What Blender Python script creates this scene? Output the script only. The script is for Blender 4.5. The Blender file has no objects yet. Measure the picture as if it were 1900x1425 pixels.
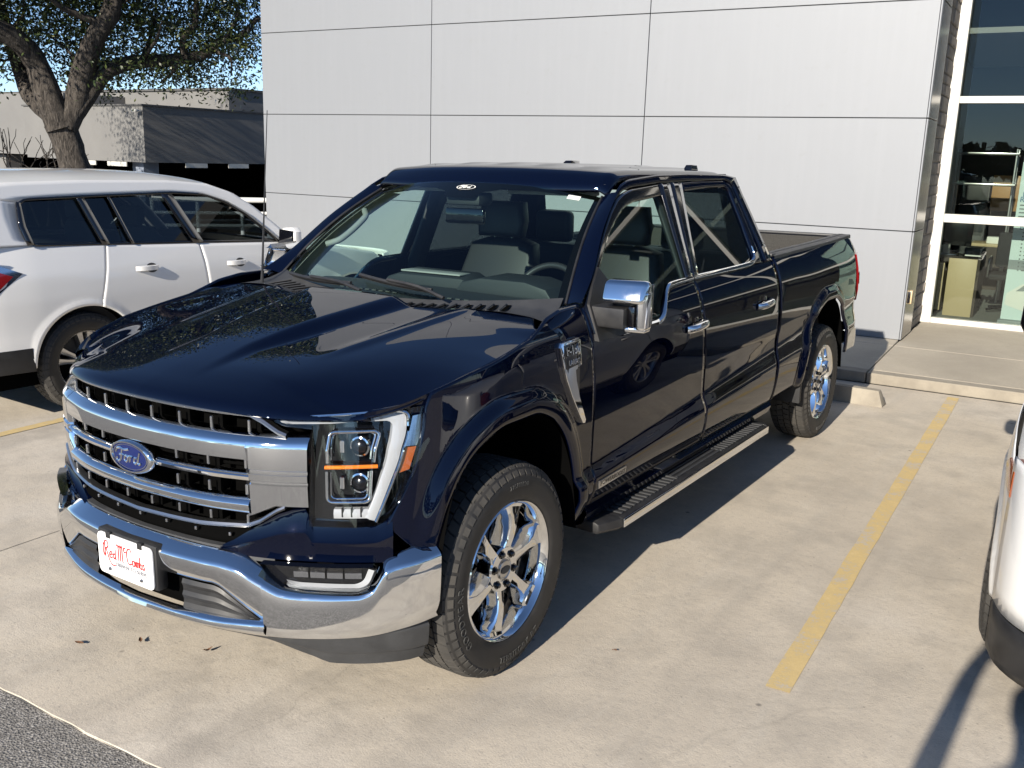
import bpy, bmesh, math, random
import numpy as np
from mathutils import Vector, Matrix
random.seed(7); rng = np.random.default_rng(7)
scene = bpy.context.scene
COL = scene.collection
rad = math.radians
# ------------------------------------------------------------------ camera
YAW, PITCH, ROLL = rad(-33.12), rad(13.40), rad(1.748)
fw = Vector((math.sin(YAW)*math.cos(PITCH), math.cos(YAW)*math.cos(PITCH), -math.sin(PITCH)))
rt = Vector((math.cos(YAW), -math.sin(YAW), 0)); up = rt.cross(fw)
c_, s_ = math.cos(ROLL), math.sin(ROLL)
rt, up = c_*rt + s_*up, -s_*rt + c_*up
cam = bpy.data.cameras.new('camera'); camo = bpy.data.objects.new('camera', cam); COL.objects.link(camo)
mw = Matrix((rt, up, -fw)).transposed().to_4x4(); mw.translation = Vector((2.7731, -2.7766, 1.913))
camo.matrix_world = mw
cam.sensor_width = 36; cam.lens = 1770.35/1900*36; cam.clip_start = .05; cam.clip_end = 600
scene.camera = camo
# ------------------------------------------------------------------ sky, sun, exposure
SUN = Vector((.087, -1.0, .42)).normalized()
w = bpy.data.worlds.new('World'); scene.world = w; w.use_nodes = True
nt = w.node_tree; bg = nt.nodes['Background']
sky = nt.nodes.new('ShaderNodeTexSky'); sky.sky_type = 'NISHITA'; sky.sun_disc = False
sky.sun_elevation = math.asin(SUN.z); sky.sun_rotation = math.atan2(SUN.x, SUN.y)
sky.air_density = .62; sky.dust_density = .0; sky.ozone_density = 2.8; sky.altitude = 0
nt.links.new(sky.outputs[0], bg.inputs[0]); bg.inputs[1].default_value = .10
sl = bpy.data.lights.new('sun', 'SUN'); sl.energy = 5.0; sl.angle = rad(.53); sl.color = (1, .915, .79)
so = bpy.data.objects.new('sun', sl); COL.objects.link(so)
so.rotation_euler = SUN.to_track_quat('Z', 'Y').to_euler(); so.location = (0, -10, 12)
scene.view_settings.view_transform = 'Standard'; scene.view_settings.look = 'None'
scene.view_settings.gamma = 1; scene.view_settings.exposure = .84
scene.cycles.max_bounces = 10; scene.cycles.transparent_max_bounces = 16
# ------------------------------------------------------------------ materials
M = {}
def mat(name, col, rough=.5, metal=0, coat=0, spec=.5, emit=None, es=0, trans=0, coatr=.03):
    m = bpy.data.materials.new(name); m.use_nodes = True
    b = m.node_tree.nodes['Principled BSDF']
    b.inputs['Base Color'].default_value = (*col, 1); b.inputs['Roughness'].default_value = rough
    b.inputs['Metallic'].default_value = metal; b.inputs['Coat Weight'].default_value = coat
    b.inputs['Coat Roughness'].default_value = coatr; b.inputs['Specular IOR Level'].default_value = spec
    b.inputs['Transmission Weight'].default_value = trans
    if emit: b.inputs['Emission Color'].default_value = (*emit, 1); b.inputs['Emission Strength'].default_value = es
    M[name] = m; return m
def N(m, typ, **kw):
    n = m.node_tree.nodes.new(typ)
    for k, v in kw.items():
        if k.startswith('i_'): n.inputs[k[2:].replace('_', ' ')].default_value = v
        else: setattr(n, k, v)
    return n
def L(m, a, b): m.node_tree.links.new(a, b)
def bsdf(m): return m.node_tree.nodes['Principled BSDF']
def ocoord(m): return N(m, 'ShaderNodeTexCoord').outputs['Object']
def noise(m, vec, scale, detail=4, rough=.6, dist=0):
    n = N(m, 'ShaderNodeTexNoise'); n.inputs['Scale'].default_value = scale; n.inputs['Detail'].default_value = detail
    n.inputs['Roughness'].default_value = rough; n.inputs['Distortion'].default_value = dist; L(m, vec, n.inputs['Vector']); return n.outputs['Fac']
def ramp(m, fac, stops):
    r = N(m, 'ShaderNodeValToRGB'); e = r.color_ramp.elements
    while len(e) < len(stops): e.new(.5)
    for el, (p, c) in zip(e, stops): el.position = p; el.color = (*c, 1) if len(c) == 3 else c
    L(m, fac, r.inputs[0]); return r.outputs[0]
def mixc(m, f, a, b, mode='MIX'):
    n = N(m, 'ShaderNodeMix', data_type='RGBA', blend_type=mode)
    for s, v in ((n.inputs[0], f), (n.inputs[6], a), (n.inputs[7], b)):
        if hasattr(v, 'links'): L(m, v, s)
        else: s.default_value = v if not isinstance(v, tuple) else (*v, 1)
    return n.outputs[2]
def bump(m, h, strength, dist=.01, prev=None):
    b = N(m, 'ShaderNodeBump'); b.inputs['Strength'].default_value = strength; b.inputs['Distance'].default_value = dist
    L(m, h, b.inputs['Height'])
    if prev: L(m, prev, b.inputs['Normal'])
    L(m, b.outputs[0], bsdf(m).inputs['Normal']); return b.outputs[0]
def grey(v): return (v, v, v)
def vary(name, lo, hi, scale, rough=(.5, .6), bmp=0, bscale=60, bdist=.002, metal=0, detail=5):
    m = mat(name, lo, rough[0], metal); v = ocoord(m); f = noise(m, v, scale, detail)
    L(m, ramp(m, f, [(.3, lo), (.7, hi)]), bsdf(m).inputs['Base Color'])
    L(m, ramp(m, f, [(.3, grey(rough[0])), (.7, grey(rough[1]))]), bsdf(m).inputs['Roughness'])
    if bmp: bump(m, noise(m, v, bscale, 3), bmp, bdist)
    return m
def glass(name, tint, refl=1.0):
    m = bpy.data.materials.new(name); m.use_nodes = True; t = m.node_tree; t.nodes.remove(t.nodes['Principled BSDF'])
    out = t.nodes['Material Output']; tr = N(m, 'ShaderNodeBsdfTransparent'); tr.inputs[0].default_value = (*tint, 1)
    gl = N(m, 'ShaderNodeBsdfGlossy'); gl.inputs['Roughness'].default_value = .0
    ge = N(m, 'ShaderNodeNewGeometry'); dt = N(m, 'ShaderNodeVectorMath', operation='DOT_PRODUCT')
    L(m, ge.outputs['Normal'], dt.inputs[0]); L(m, ge.outputs['Incoming'], dt.inputs[1])
    ab = N(m, 'ShaderNodeMath', operation='ABSOLUTE'); L(m, dt.outputs['Value'], ab.inputs[0])
    s1 = N(m, 'ShaderNodeMath', operation='SUBTRACT'); s1.inputs[0].default_value = 1; L(m, ab.outputs[0], s1.inputs[1])
    pw = N(m, 'ShaderNodeMath', operation='POWER'); L(m, s1.outputs[0], pw.inputs[0]); pw.inputs[1].default_value = 5
    ma = N(m, 'ShaderNodeMath', operation='MULTIPLY_ADD'); L(m, pw.outputs[0], ma.inputs[0]); ma.inputs[1].default_value = .92*refl; ma.inputs[2].default_value = .06*refl
    mx = N(m, 'ShaderNodeMixShader'); L(m, ma.outputs[0], mx.inputs[0]); L(m, tr.outputs[0], mx.inputs[1]); L(m, gl.outputs[0], mx.inputs[2])
    L(m, mx.outputs[0], out.inputs[0]); M[name] = m; return m
# car finishes
m = mat('navy_paint', (.0007, .0017, .0075), .42, .0, .9, spec=.0, coatr=.006); v = ocoord(m)
fl = N(m, 'ShaderNodeTexVoronoi'); fl.inputs['Scale'].default_value = 900; L(m, v, fl.inputs['Vector'])
L(m, mixc(m, ramp(m, fl.outputs['Distance'], [(.0, grey(.5)), (.35, grey(0))]), (.0007, .0018, .0085), (.002, .0055, .024)), bsdf(m).inputs['Base Color'])
m = mat('white_paint', (.74, .74, .73), .32, .05, .8)
m = mat('chrome', (.78, .79, .8), .04, 1); v = ocoord(m)
L(m, ramp(m, noise(m, v, 9, 6, .7), [(.35, grey(.025)), (.75, grey(.11))]), bsdf(m).inputs['Roughness'])
mat('satin_chrome', (.5, .5, .5), .3, 1)
vary('black_plastic', (.012, .012, .013), (.02, .02, .021), 14, (.42, .6), .3, 420, .0006)
vary('grey_plastic', (.028, .029, .031), (.045, .046, .048), 10, (.45, .62), .25, 300, .0008)
mat('gloss_black', (.003, .003, .004), .06, 0, .8)
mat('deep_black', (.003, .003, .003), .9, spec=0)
m = vary('rubber', (.011, .011, .011), (.026, .024, .022), 12, (.5, .72), .15, 160, .001)
m = vary('tread_rubber', (.02, .02, .02), (.06, .055, .048), 7, (.7, .9), .3, 200, .001)
mat('letter_rubber', (.05, .05, .048), .6)
m = vary('bed_liner', (.03, .029, .027), (.06, .058, .054), 120, (.7, .9), .8, 380, .003); bsdf(m).inputs['Specular IOR Level'].default_value = .2
mat('interior_dark', (.016, .018, .02), .6); mat('interior_leather', (.02, .02, .022), .42); mat('interior_grey', (.24, .24, .23), .7)
mat('headliner', (.30, .30, .29), .9)
mat('lamp_white', (.38, .38, .39), .25, 0, .6); mat('amber_lens', (.75, .19, .015), .15, 0, .8); mat('amber_dim', (.33, .075, .012), .15, 0, .8)
mat('red_lens', (.20, .008, .01), .12, 0, 1); mat('reflector', (.8, .8, .82), .12, 1)
mat('blue_enamel', (.006, .014, .085), .12, 0, .6); mat('plate_white', (.82, .82, .82), .35); mat('plate_red', (.62, .02, .02), .4); mat('plate_grey', (.25, .25, .27), .4)
mat('brake_steel', (.2, .19, .18), .35, 1)
glass('windshield_glass', (.74, .88, .84), 1.1); glass('side_glass', (.70, .84, .79), 1.05); glass('privacy_glass', (.07, .085, .09), 1.25)
glass('suv_glass', (.16, .19, .2), 1.2); glass('lens_glass', (.93, .95, .96), .8); glass('window_pane', (.76, .80, .77), .55)
# setting
m = mat('concrete', (.4, .36, .3), .85); v = ocoord(m)
c = ramp(m, noise(m, v, .55, 5, .6, .6), [(.28, (.41, .36, .29)), (.42, (.48, .425, .345)), (.5, (.525, .465, .375)), (.6, (.53, .475, .395)), (.72, (.60, .545, .46))])
c = mixc(m, ramp(m, noise(m, v, 2.6, 6, .65), [(.45, grey(0)), (.62, grey(.55)), (.75, grey(.75))]), c, (.34, .305, .255))
mp = N(m, 'ShaderNodeMapping'); mp.inputs['Scale'].default_value = (7, .8, 1); L(m, v, mp.inputs['Vector'])
c = mixc(m, ramp(m, noise(m, mp.outputs[0], 1.4, 5, .7), [(.5, grey(0)), (.8, grey(.35))]), c, (.52, .49, .43))
c = mixc(m, ramp(m, noise(m, v, 38, 4, .8), [(.33, grey(.6)), (.5, grey(0)), (.7, grey(.35))]), c, (.33, .30, .26), 'MULTIPLY' if False else 'MIX')
vo = N(m, 'ShaderNodeTexVoronoi'); vo.inputs['Scale'].default_value = 3.1; L(m, v, vo.inputs['Vector'])
c = mixc(m, ramp(m, vo.outputs['Distance'], [(.025, grey(.75)), (.05, grey(0))]), c, (.09, .085, .08))
vo2 = N(m, 'ShaderNodeTexVoronoi'); vo2.inputs['Scale'].default_value = 11; L(m, v, vo2.inputs['Vector'])
c = mixc(m, ramp(m, vo2.outputs['Distance'], [(.03, grey(.5)), (.06, grey(0))]), c, (.12, .11, .1))
wv = N(m, 'ShaderNodeVectorMath', operation='ADD'); nz = N(m, 'ShaderNodeTexNoise'); nz.inputs['Scale'].default_value = 2.2; nz.inputs['Detail'].default_value = 6; L(m, v, nz.inputs['Vector'])
sc = N(m, 'ShaderNodeVectorMath', operation='SCALE'); sc.inputs['Scale'].default_value = .35; L(m, nz.outputs['Color'], sc.inputs[0]); L(m, v, wv.inputs[0]); L(m, sc.outputs[0], wv.inputs[1])
ck = N(m, 'ShaderNodeTexVoronoi', feature='DISTANCE_TO_EDGE'); ck.inputs['Scale'].default_value = .33; L(m, wv.outputs[0], ck.inputs['Vector'])
ckm = mixc(m, 1.0, ramp(m, ck.outputs['Distance'], [(.0, grey(.14)), (.002, grey(0))]), ramp(m, noise(m, v, .8, 2), [(.45, grey(0)), (.55, grey(1))]), 'MULTIPLY')
c = mixc(m, ckm, c, (.10, .09, .08))
mp2 = N(m, 'ShaderNodeMapping'); mp2.inputs['Scale'].default_value = (3.2, .22, 1); mp2.inputs['Rotation'].default_value = (0, 0, .06); L(m, v, mp2.inputs['Vector'])
c = mixc(m, ramp(m, noise(m, mp2.outputs[0], 1.1, 3, .5), [(.56, grey(0)), (.72, grey(.4))]), c, (.30, .27, .23))
L(m, c, bsdf(m).inputs['Base Color']); p_ = bump(m, noise(m, v, 5, 8, .7), .25, .02); bump(m, noise(m, v, 130, 3, .7), .35, .004, p_)
m = mat('sidewalk_concrete', (.42, .39, .33), .85); v = ocoord(m)
c = ramp(m, noise(m, v, 1.1, 6, .65, .5), [(.3, (.31, .275, .22)), (.7, (.42, .375, .30))])
c = mixc(m, ramp(m, noise(m, v, 45, 4, .8), [(.35, grey(.5)), (.5, grey(0))]), c, (.27, .25, .22))
L(m, c, bsdf(m).inputs['Base Color']); bump(m, noise(m, v, 110, 3, .7), .35, .004)
m = vary('kerb_concrete', (.20, .178, .145), (.30, .27, .22), 5, (.85, .9), .4, 90, .004)
m = mat('asphalt', (.09, .085, .08), .9); v = ocoord(m)
vo = N(m, 'ShaderNodeTexVoronoi'); vo.inputs['Scale'].default_value = 120; L(m, v, vo.inputs['Vector'])
c = mixc(m, .8, ramp(m, noise(m, v, 3, 5), [(.3, (.16, .152, .14)), (.7, (.26, .245, .22))]), mixc(m, .35, ramp(m, vo.outputs['Color'], [(.2, (.09, .085, .08)), (.55, (.22, .21, .19)), (.85, (.42, .40, .37))]), (.13, .12, .11)))
L(m, c, bsdf(m).inputs['Base Color']); bump(m, vo.outputs['Distance'], .55, .008)
m = mat('yellow_paint', (.48, .31, .09), .8); v = ocoord(m)
nn = N(m, 'ShaderNodeMath', operation='ADD'); L(m, noise(m, v, 6, 7, .75), nn.inputs[0]); n2 = N(m, 'ShaderNodeMath', operation='MULTIPLY_ADD'); L(m, noise(m, v, 70, 4, .8), n2.inputs[0]); n2.inputs[1].default_value = .5; n2.inputs[2].default_value = -.25; L(m, n2.outputs[0], nn.inputs[1])
c = ramp(m, nn.outputs[0], [(.40, (.46, .40, .31)), (.46, (.52, .40, .20)), (.56, (.56, .42, .19)), (.75, (.60, .47, .25))]); L(m, c, bsdf(m).inputs['Base Color']); bump(m, noise(m, v, 130, 3), .3, .003)
m = mat('wall_panel', (.33, .34, .36), .58, .3, spec=.4); v = ocoord(m)
mp = N(m, 'ShaderNodeMapping'); mp.inputs['Scale'].default_value = (6, 6, .35); L(m, v, mp.inputs['Vector'])
c = mixc(m, ramp(m, noise(m, mp.outputs[0], 2.2, 5, .6), [(.45, grey(0)), (.8, grey(.3))]), (.222, .232, .248), (.248, .258, .272))
c = mixc(m, ramp(m, noise(m, v, 7, 5, .7), [(.58, grey(0)), (.75, grey(.22))]), c, (.19, .19, .19))
L(m, c, bsdf(m).inputs['Base Color']); bump(m, noise(m, v, .9, 2), .12, .03)
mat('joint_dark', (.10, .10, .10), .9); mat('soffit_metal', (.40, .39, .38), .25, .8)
vary('stone', (.13, .11, .095), (.25, .22, .19), 9, (.8, .9), .8, 40, .01)
mat('white_frame', (.50, .49, .455), .4)
m = vary('stucco_grey', (.14, .138, .135), (.17, .168, .163), .8, (.85, .95), .4, 60, .006)
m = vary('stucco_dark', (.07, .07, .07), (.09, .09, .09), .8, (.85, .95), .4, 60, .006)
mat('pillar_blue', (.2, .23, .29), .8)
m = mat('bark', (.1, .08, .065), .95); v = ocoord(m)
mp = N(m, 'ShaderNodeMapping'); mp.inputs['Scale'].default_value = (9, 9, 2.2); L(m, v, mp.inputs['Vector'])
f = noise(m, mp.outputs[0], 2.2, 8, .75, 1.2); L(m, ramp(m, f, [(.38, (.012, .010, .009)), (.5, (.06, .051, .043)), (.7, (.16, .14, .12))]), bsdf(m).inputs['Base Color']); bump(m, f, 1, .06)
def leafmat(name, a, b):
    m = mat(name, a, .42); oi = N(m, 'ShaderNodeNewGeometry'); L(m, ramp(m, oi.outputs['Random Per Island'], [(0, a), (.75, b), (1, (b[0]*1.6, b[1]*1.25, b[2]))]), bsdf(m).inputs['Base Color']); return m
leafmat('oak_leaf', (.018, .034, .012), (.055, .078, .022)); leafmat('far_leaf', (.02, .035, .014), (.06, .075, .03))
mat('dry_leaf', (.12, .06, .03), .8); mat('beige_laminate', (.48, .37, .22), .5); mat('orange_laminate', (.36, .19, .07), .45)
mat('dark_brown', (.035, .022, .014), .6); mat('carpet', (.2, .2, .19), .95); mat('banner_pale', (.55, .66, .66), .5); mat('banner_grey', (.22, .25, .26), .5); mat('banner_blue', (.03, .13, .28), .5); mat('text_grey', (.1, .11, .12), .6)
mat('monitor_black', (.008, .008, .01), .2); mat('chair_fabric', (.02, .02, .022), .8); mat('white_rail', (.7, .7, .68), .5); mat('paper_white', (.7, .7, .66), .6)
mat('skin', (.42, .26, .19), .55); mat('denim', (.03, .045, .09), .8); mat('shirt', (.05, .06, .08), .8); mat('hair', (.02, .014, .01), .6)
# ------------------------------------------------------------------ mesh helpers
def empty(name, loc=(0, 0, 0), rz=0, label=None, cat=None, group=None):
    o = bpy.data.objects.new(name, None); COL.objects.link(o); o.location = loc; o.rotation_euler = (0, 0, rz); o.empty_display_size = .1
    if label: tag(o, label, cat, group)
    return o
def tag(o, label, cat, group=None):
    o['label'] = label; o['category'] = cat
    if group: o['group'] = group
    return o
def link(name, me, m, parent=None, loc=None):
    o = bpy.data.objects.new(name, me); COL.objects.link(o)
    if m: me.materials.append(M[m])
    if parent: o.parent = parent
    if loc is not None: o.location = loc
    return o
def mesh(name, vs, fs, m, parent=None, smooth=True, sharp=35, loc=None):
    me = bpy.data.meshes.new(name); me.from_pydata([tuple(map(float, v)) for v in vs], [], fs); me.update()
    if smooth:
        me.polygons.foreach_set('use_smooth', [True]*len(me.polygons)); me.set_sharp_from_angle(angle=rad(sharp))
    return link(name, me, m, parent, loc)
def struct(o): o['kind'] = 'structure'; return o
def grid(name, G, m, parent=None, thick=0, flip=False, sharp=35, wrap=False):
    G = np.asarray(G, float); a, b = G.shape[:2]
    vs = G.reshape(-1, 3); fs = []
    for i in range(a-1):
        for j in range(b if wrap else b-1):
            k = (j+1) % b; q = (i*b+j, i*b+k, (i+1)*b+k, (i+1)*b+j); fs.append(q[::-1] if flip else q)
    o = mesh(name, vs, fs, m, parent, sharp=sharp)
    if thick:
        s = o.modifiers.new('solid', 'SOLIDIFY'); s.thickness = abs(thick); s.offset = -1 if thick > 0 else 1; s.use_even_offset = False
    return o
def bm_obj(name, bm, m, parent=None, smooth=True, sharp=35, loc=None):
    me = bpy.data.meshes.new(name); bmesh.ops.recalc_face_normals(bm, faces=bm.faces); bm.to_mesh(me); bm.free()
    if smooth:
        me.polygons.foreach_set('use_smooth', [True]*len(me.polygons)); me.set_sharp_from_angle(angle=rad(sharp))
    return link(name, me, m, parent, loc)
def box(name, lo, hi, m, parent=None, bev=0, seg=2, rot=None, loc=None):
    bm = bmesh.new(); bmesh.ops.create_cube(bm, size=1)
    lo, hi = Vector(lo), Vector(hi); c = (lo+hi)/2; d = hi-lo
    for v in bm.verts: v.co = Vector((v.co.x*d.x, v.co.y*d.y, v.co.z*d.z))
    if bev: bmesh.ops.bevel(bm, geom=list(bm.edges), offset=bev, segments=seg, affect='EDGES', profile=.5)
    if rot is not None: bmesh.ops.transform(bm, matrix=rot.to_4x4(), verts=bm.verts)
    for v in bm.verts: v.co += c
    return bm_obj(name, bm, m, parent, loc=loc)
def prism(name, pts, f0, f1, m, parent=None, bev=0, seg=2, sharp=35):
    """outline pts (a,b) -> two 3D loops by f0 and f1, capped"""
    bm = bmesh.new(); A = [bm.verts.new(f0(*p)) for p in pts]; B = [bm.verts.new(f1(*p)) for p in pts]
    fa = bm.faces.new(A); fb = bm.faces.new(B[::-1]); n = len(pts)
    for i in range(n): bm.faces.new((A[i], B[i], B[(i+1) % n], A[(i+1) % n]))
    if bev: bmesh.ops.bevel(bm, geom=[e for e in fa.edges]+[e for e in fb.edges], offset=bev, segments=seg, affect='EDGES', profile=.5)
    return bm_obj(name, bm, m, parent, sharp=sharp)
def pchip(xs, ys):
    xs = np.asarray(xs, float); ys = np.asarray(ys, float); h = np.diff(xs); d = np.diff(ys)/h
    s = np.zeros(len(xs)); s[0] = d[0]; s[-1] = d[-1]
    for i in range(1, len(xs)-1):
        if d[i-1]*d[i] > 0: w1 = 2*h[i]+h[i-1]; w2 = h[i]+2*h[i-1]; s[i] = (w1+w2)/(w1/d[i-1]+w2/d[i])
    def f(x):
        x = np.clip(np.asarray(x, float), xs[0], xs[-1]); k = np.clip(np.searchsorted(xs, x, side='right')-1, 0, len(xs)-2)
        t = (x-xs[k])/h[k]; return (1+2*t)*(1-t)**2*ys[k]+t*(1-t)**2*h[k]*s[k]+t*t*(3-2*t)*ys[k+1]+t*t*(t-1)*h[k]*s[k+1]
    return f
def crv(pts, n, smooth=True):
    """resample a polyline (any dim) to n points, pchip per coordinate over chord length"""
    P = np.asarray(pts, float); L_ = np.r_[0, np.cumsum(np.maximum(np.linalg.norm(np.diff(P, axis=0), axis=1), 1e-6))]; t = np.linspace(0, L_[-1], n)
    if smooth: return np.stack([pchip(L_, P[:, k])(t) for k in range(P.shape[1])], 1)
    return np.stack([np.interp(t, L_, P[:, k]) for k in range(P.shape[1])], 1)
def tube(name, path, r, m, parent=None, seg=8, closed=False, cap=True, flat=None):
    P = np.asarray(path, float); n = len(P); R_ = np.full(n, r) if np.isscalar(r) else np.asarray(r); vs = []; fs = []
    T = np.gradient(P, axis=0) if not closed else (np.roll(P, -1, 0)-np.roll(P, 1, 0)); T /= np.linalg.norm(T, axis=1)[:, None]+1e-12
    u = np.cross(T[0], (0, 0, 1)); u = u if np.linalg.norm(u) > .1 else np.cross(T[0], (0, 1, 0)); u /= np.linalg.norm(u)
    for i in range(n):
        u = u-T[i]*(u@T[i]); u /= np.linalg.norm(u); v_ = np.cross(T[i], u)
        for k in range(seg):
            a = 2*math.pi*k/seg; vs.append(P[i]+R_[i]*(math.cos(a)*u+math.sin(a)*v_))
    for i in range(n if closed else n-1):
        j = (i+1) % n
        for k in range(seg): l = (k+1) % seg; fs.append((i*seg+k, i*seg+l, j*seg+l, j*seg+k))
    if cap and not closed: fs.append(tuple(range(seg))[::-1]); fs.append(tuple((n-1)*seg+k for k in range(seg)))
    return mesh(name, vs, fs, m, parent, sharp=50)
def lathe(name, prof, m, parent=None, seg=48, axis='x', c=(0, 0, 0), sharp=35):
    """prof: (axial, radius)"""
    vs = []; fs = []; n = len(prof)
    for i in range(seg):
        a = 2*math.pi*i/seg
        for (h, r) in prof:
            p = (h, r*math.sin(a), r*math.cos(a)) if axis == 'x' else ((r*math.cos(a), r*math.sin(a), h) if axis == 'z' else (r*math.sin(a), h, r*math.cos(a)))
            vs.append((p[0]+c[0], p[1]+c[1], p[2]+c[2]))
    for i in range(seg):
        j = (i+1) % seg
        for k in range(n-1): fs.append((i*n+k, i*n+k+1, j*n+k+1, j*n+k))
    o = mesh(name, vs, fs, m, parent, sharp=sharp); return o
def join_list(name, parts, m, parent=None, smooth=True, sharp=35):
    """parts: list of (verts, faces) -> one mesh"""
    vs = []; fs = []
    for v, f in parts:
        k = len(vs); vs += [tuple(p) for p in v]; fs += [tuple(i+k for i in q) for q in f]
    return mesh(name, vs, fs, m, parent, smooth, sharp)
CUBE_F = [(0, 3, 2, 1), (4, 5, 6, 7), (0, 1, 5, 4), (1, 2, 6, 5), (2, 3, 7, 6), (3, 0, 4, 7)]
def bxp(lo, hi):
    (a, b, c), (d, e, f) = lo, hi
    return [(a, b, c), (d, b, c), (d, e, c), (a, e, c), (a, b, f), (d, b, f), (d, e, f), (a, e, f)], CUBE_F
def text_mesh(s, size, extrude=.001, shear=0, align='CENTER', space=1.0):
    cu = bpy.data.curves.new('t', 'FONT'); cu.body = s; cu.size = size; cu.extrude = extrude; cu.shear = shear; cu.align_x = align; cu.align_y = 'CENTER'; cu.space_character = space; cu.resolution_u = 3
    o = bpy.data.objects.new('t', cu); COL.objects.link(o); dg = bpy.context.evaluated_depsgraph_get()
    me = bpy.data.meshes.new_from_object(o.evaluated_get(dg)); bpy.data.objects.remove(o)
    vs = [tuple(v.co) for v in me.vertices]; fs = [tuple(p.vertices) for p in me.polygons]; bpy.data.meshes.remove(me); return vs, fs
def text_obj(name, s, size, m, parent, f, extrude=.001, shear=0, space=1.0, align='CENTER'):
    """f maps text-plane (u,v,w) to 3D"""
    vs, fs = text_mesh(s, size, extrude, shear, align, space); return mesh(name, [f(*v) for v in vs], fs, m, parent, smooth=False)
def sm(e0, e1, x):
    t = np.clip((np.asarray(x, float)-e0)/(e1-e0), 0, 1); return t*t*(3-2*t)
def mirror_copy(o, name=None):
    """mirrored twin of a mesh object across the local x=0 plane of its parent"""
    me = o.data.copy(); 
    bm = bmesh.new(); bm.from_mesh(me)
    for v in bm.verts: v.co.x = -v.co.x
    bmesh.ops.reverse_faces(bm, faces=bm.faces); bm.to_mesh(me); bm.free()
    c = bpy.data.objects.new(name or o.name.split('.')[0], me); COL.objects.link(c); c.parent = o.parent
    c.location = (-o.location.x, o.location.y, o.location.z)
    for md in o.modifiers:
        n = c.modifiers.new(md.name, md.type)
        if md.type == 'SOLIDIFY': n.thickness = md.thickness; n.offset = md.offset
    for k in o.keys():
        if k in ('label', 'kind'): c[k] = o[k]
    for ch in list(o.children):
        d = mirror_copy(ch); d.parent = c
    return c
# ================================================================== setting
BA = rad(2.75); bo = Vector((.77, 7.76, 0)); bx_ = Vector((math.cos(BA), math.sin(BA), 0)); by_ = Vector((-math.sin(BA), math.cos(BA), 0))
def BL(x, y, z=0): return tuple(bo+bx_*x+by_*y+Vector((0, 0, z)))      # building-aligned coordinates
def gz(x, y): return -1.35*float(sm(-7.5, -13, x))-.010
xs = np.concatenate([[-160, -90, -50, -30, -20], np.linspace(-15, -6, 19), [-3, 0, 4, 10, 20, 40, 80, 160]]); ys = np.array([-160, -80, -40, -20, -8, -2, 0, 4, 8, 12, 18, 26, 40, 80, 160.])
struct(grid('ground', [[(x, y, gz(x, y)) for x in xs] for y in ys], 'asphalt'))
# concrete parking apron, cast in slabs with open joints
par = struct(mesh('parking_apron', [BL(a, b, -.006) for a, b in ((-10.0, -8.885), (14, -8.885), (14, -1.60), (-10.0, -1.60))], [(0, 1, 2, 3)], 'joint_dark', smooth=False))
def slab(x0, x1, y0, y1, n=24):
    g = .004; bm = bmesh.new(); xs_ = np.linspace(x0+g, x1-g, 3); 
    # near edge slightly ragged where the asphalt was laid against it
    e = [(x, y0+g+(.003*math.sin(x*7)+.003*math.sin(x*41+1) if y0 < -8 else 0)) for x in np.linspace(x0+g, x1-g, n)]
    pts = e+[(x1-g, y1-g), (x0+g, y1-g)]
    o = prism('concrete_slab', pts, lambda a, b: BL(a, b, 0), lambda a, b: BL(a, b, -.06), 'concrete', par); return o
for a, b in ((-10, -6.4), (-6.4, -2.75), (-2.75, 2.9), (2.9, 8.2), (8.2, 14)): slab(a, b, -8.885, -1.68, 60)
# sidewalk with kerb
wk = struct(mesh('sidewalk', [BL(a, b, .02) for a, b in ((-10, -1.66), (14, -1.66), (14, 1.62), (-10, 1.62))], [(0, 1, 2, 3)], 'joint_dark', smooth=False))
for a, b in ((-10, -6.0), (-6, -3.0), (-3, -.02), (-.02, 2.6), (2.6, 5.2), (5.2, 14)):
    g = .005; hi_ = .012 if b <= 0 else 0
    for (y0, y1, z0, z1) in ((-1.66, -1.52, .098, .102), (-1.515, -.30, .102, .138), (-.295, 1.62, .138, .150)):
        if b <= 0 and y1 > 0: y1 = .02
        P = [BL(a+g, y0, 0), BL(b-g, y0, 0), BL(b-g, y1, 0), BL(a+g, y1, 0), BL(a+g, y0, z0), BL(b-g, y0, z0), BL(b-g, y1, z1), BL(a+g, y1, z1)]
        o = mesh('walk_slab', P, CUBE_F, 'kerb_concrete' if y0 < -1.6 else 'sidewalk_concrete', wk, smooth=False); md = o.modifiers.new('bev', 'BEVEL'); md.width = .008; md.segments = 2
# bay stripes
for x0, y0, lab in ((.0, 0, 'right'), (0, 0, 'left')): pass
def stripe(a, b, w_, label):
    d = (Vector(b)-Vector(a)).normalized(); n = Vector((-d.y, d.x, 0))*w_/2; L_ = (Vector(b)-Vector(a)).length; vs = []
    k = 40
    for i in range(k+1):
        for s in (1, -1):
            p = Vector(a)+d*(L_*i/k)+n*s*(1+random.uniform(-.05, .05)); vs.append((p.x, p.y, .004))
    o = mesh('bay_stripe', vs, [(2*i, 2*i+1, 2*i+3, 2*i+2) for i in range(k)], 'yellow_paint', smooth=False); struct(o); return o
stripe((1.877, .478, 0), (1.588, 6.02, 0), .093, ''); stripe((-3.42, .40, 0), (-3.72, 5.9, 0), .093, '')
# parking block
wsx = [(-.62+.0, 0)]
blk = prism('parking_block', [(0, 0), (.035, .135), (.115, .135), (.15, 0)], lambda a, b: (-.62, 5.18+a, b), lambda a, b: (1.175-(.05 if b > .05 else 0), 5.235+a+.0, b*.94), 'kerb_concrete', None, .008)
tag(blk, 'long pale concrete wheel stop with a chipped end behind the pickup rear wheel', 'wheel stop')
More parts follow.
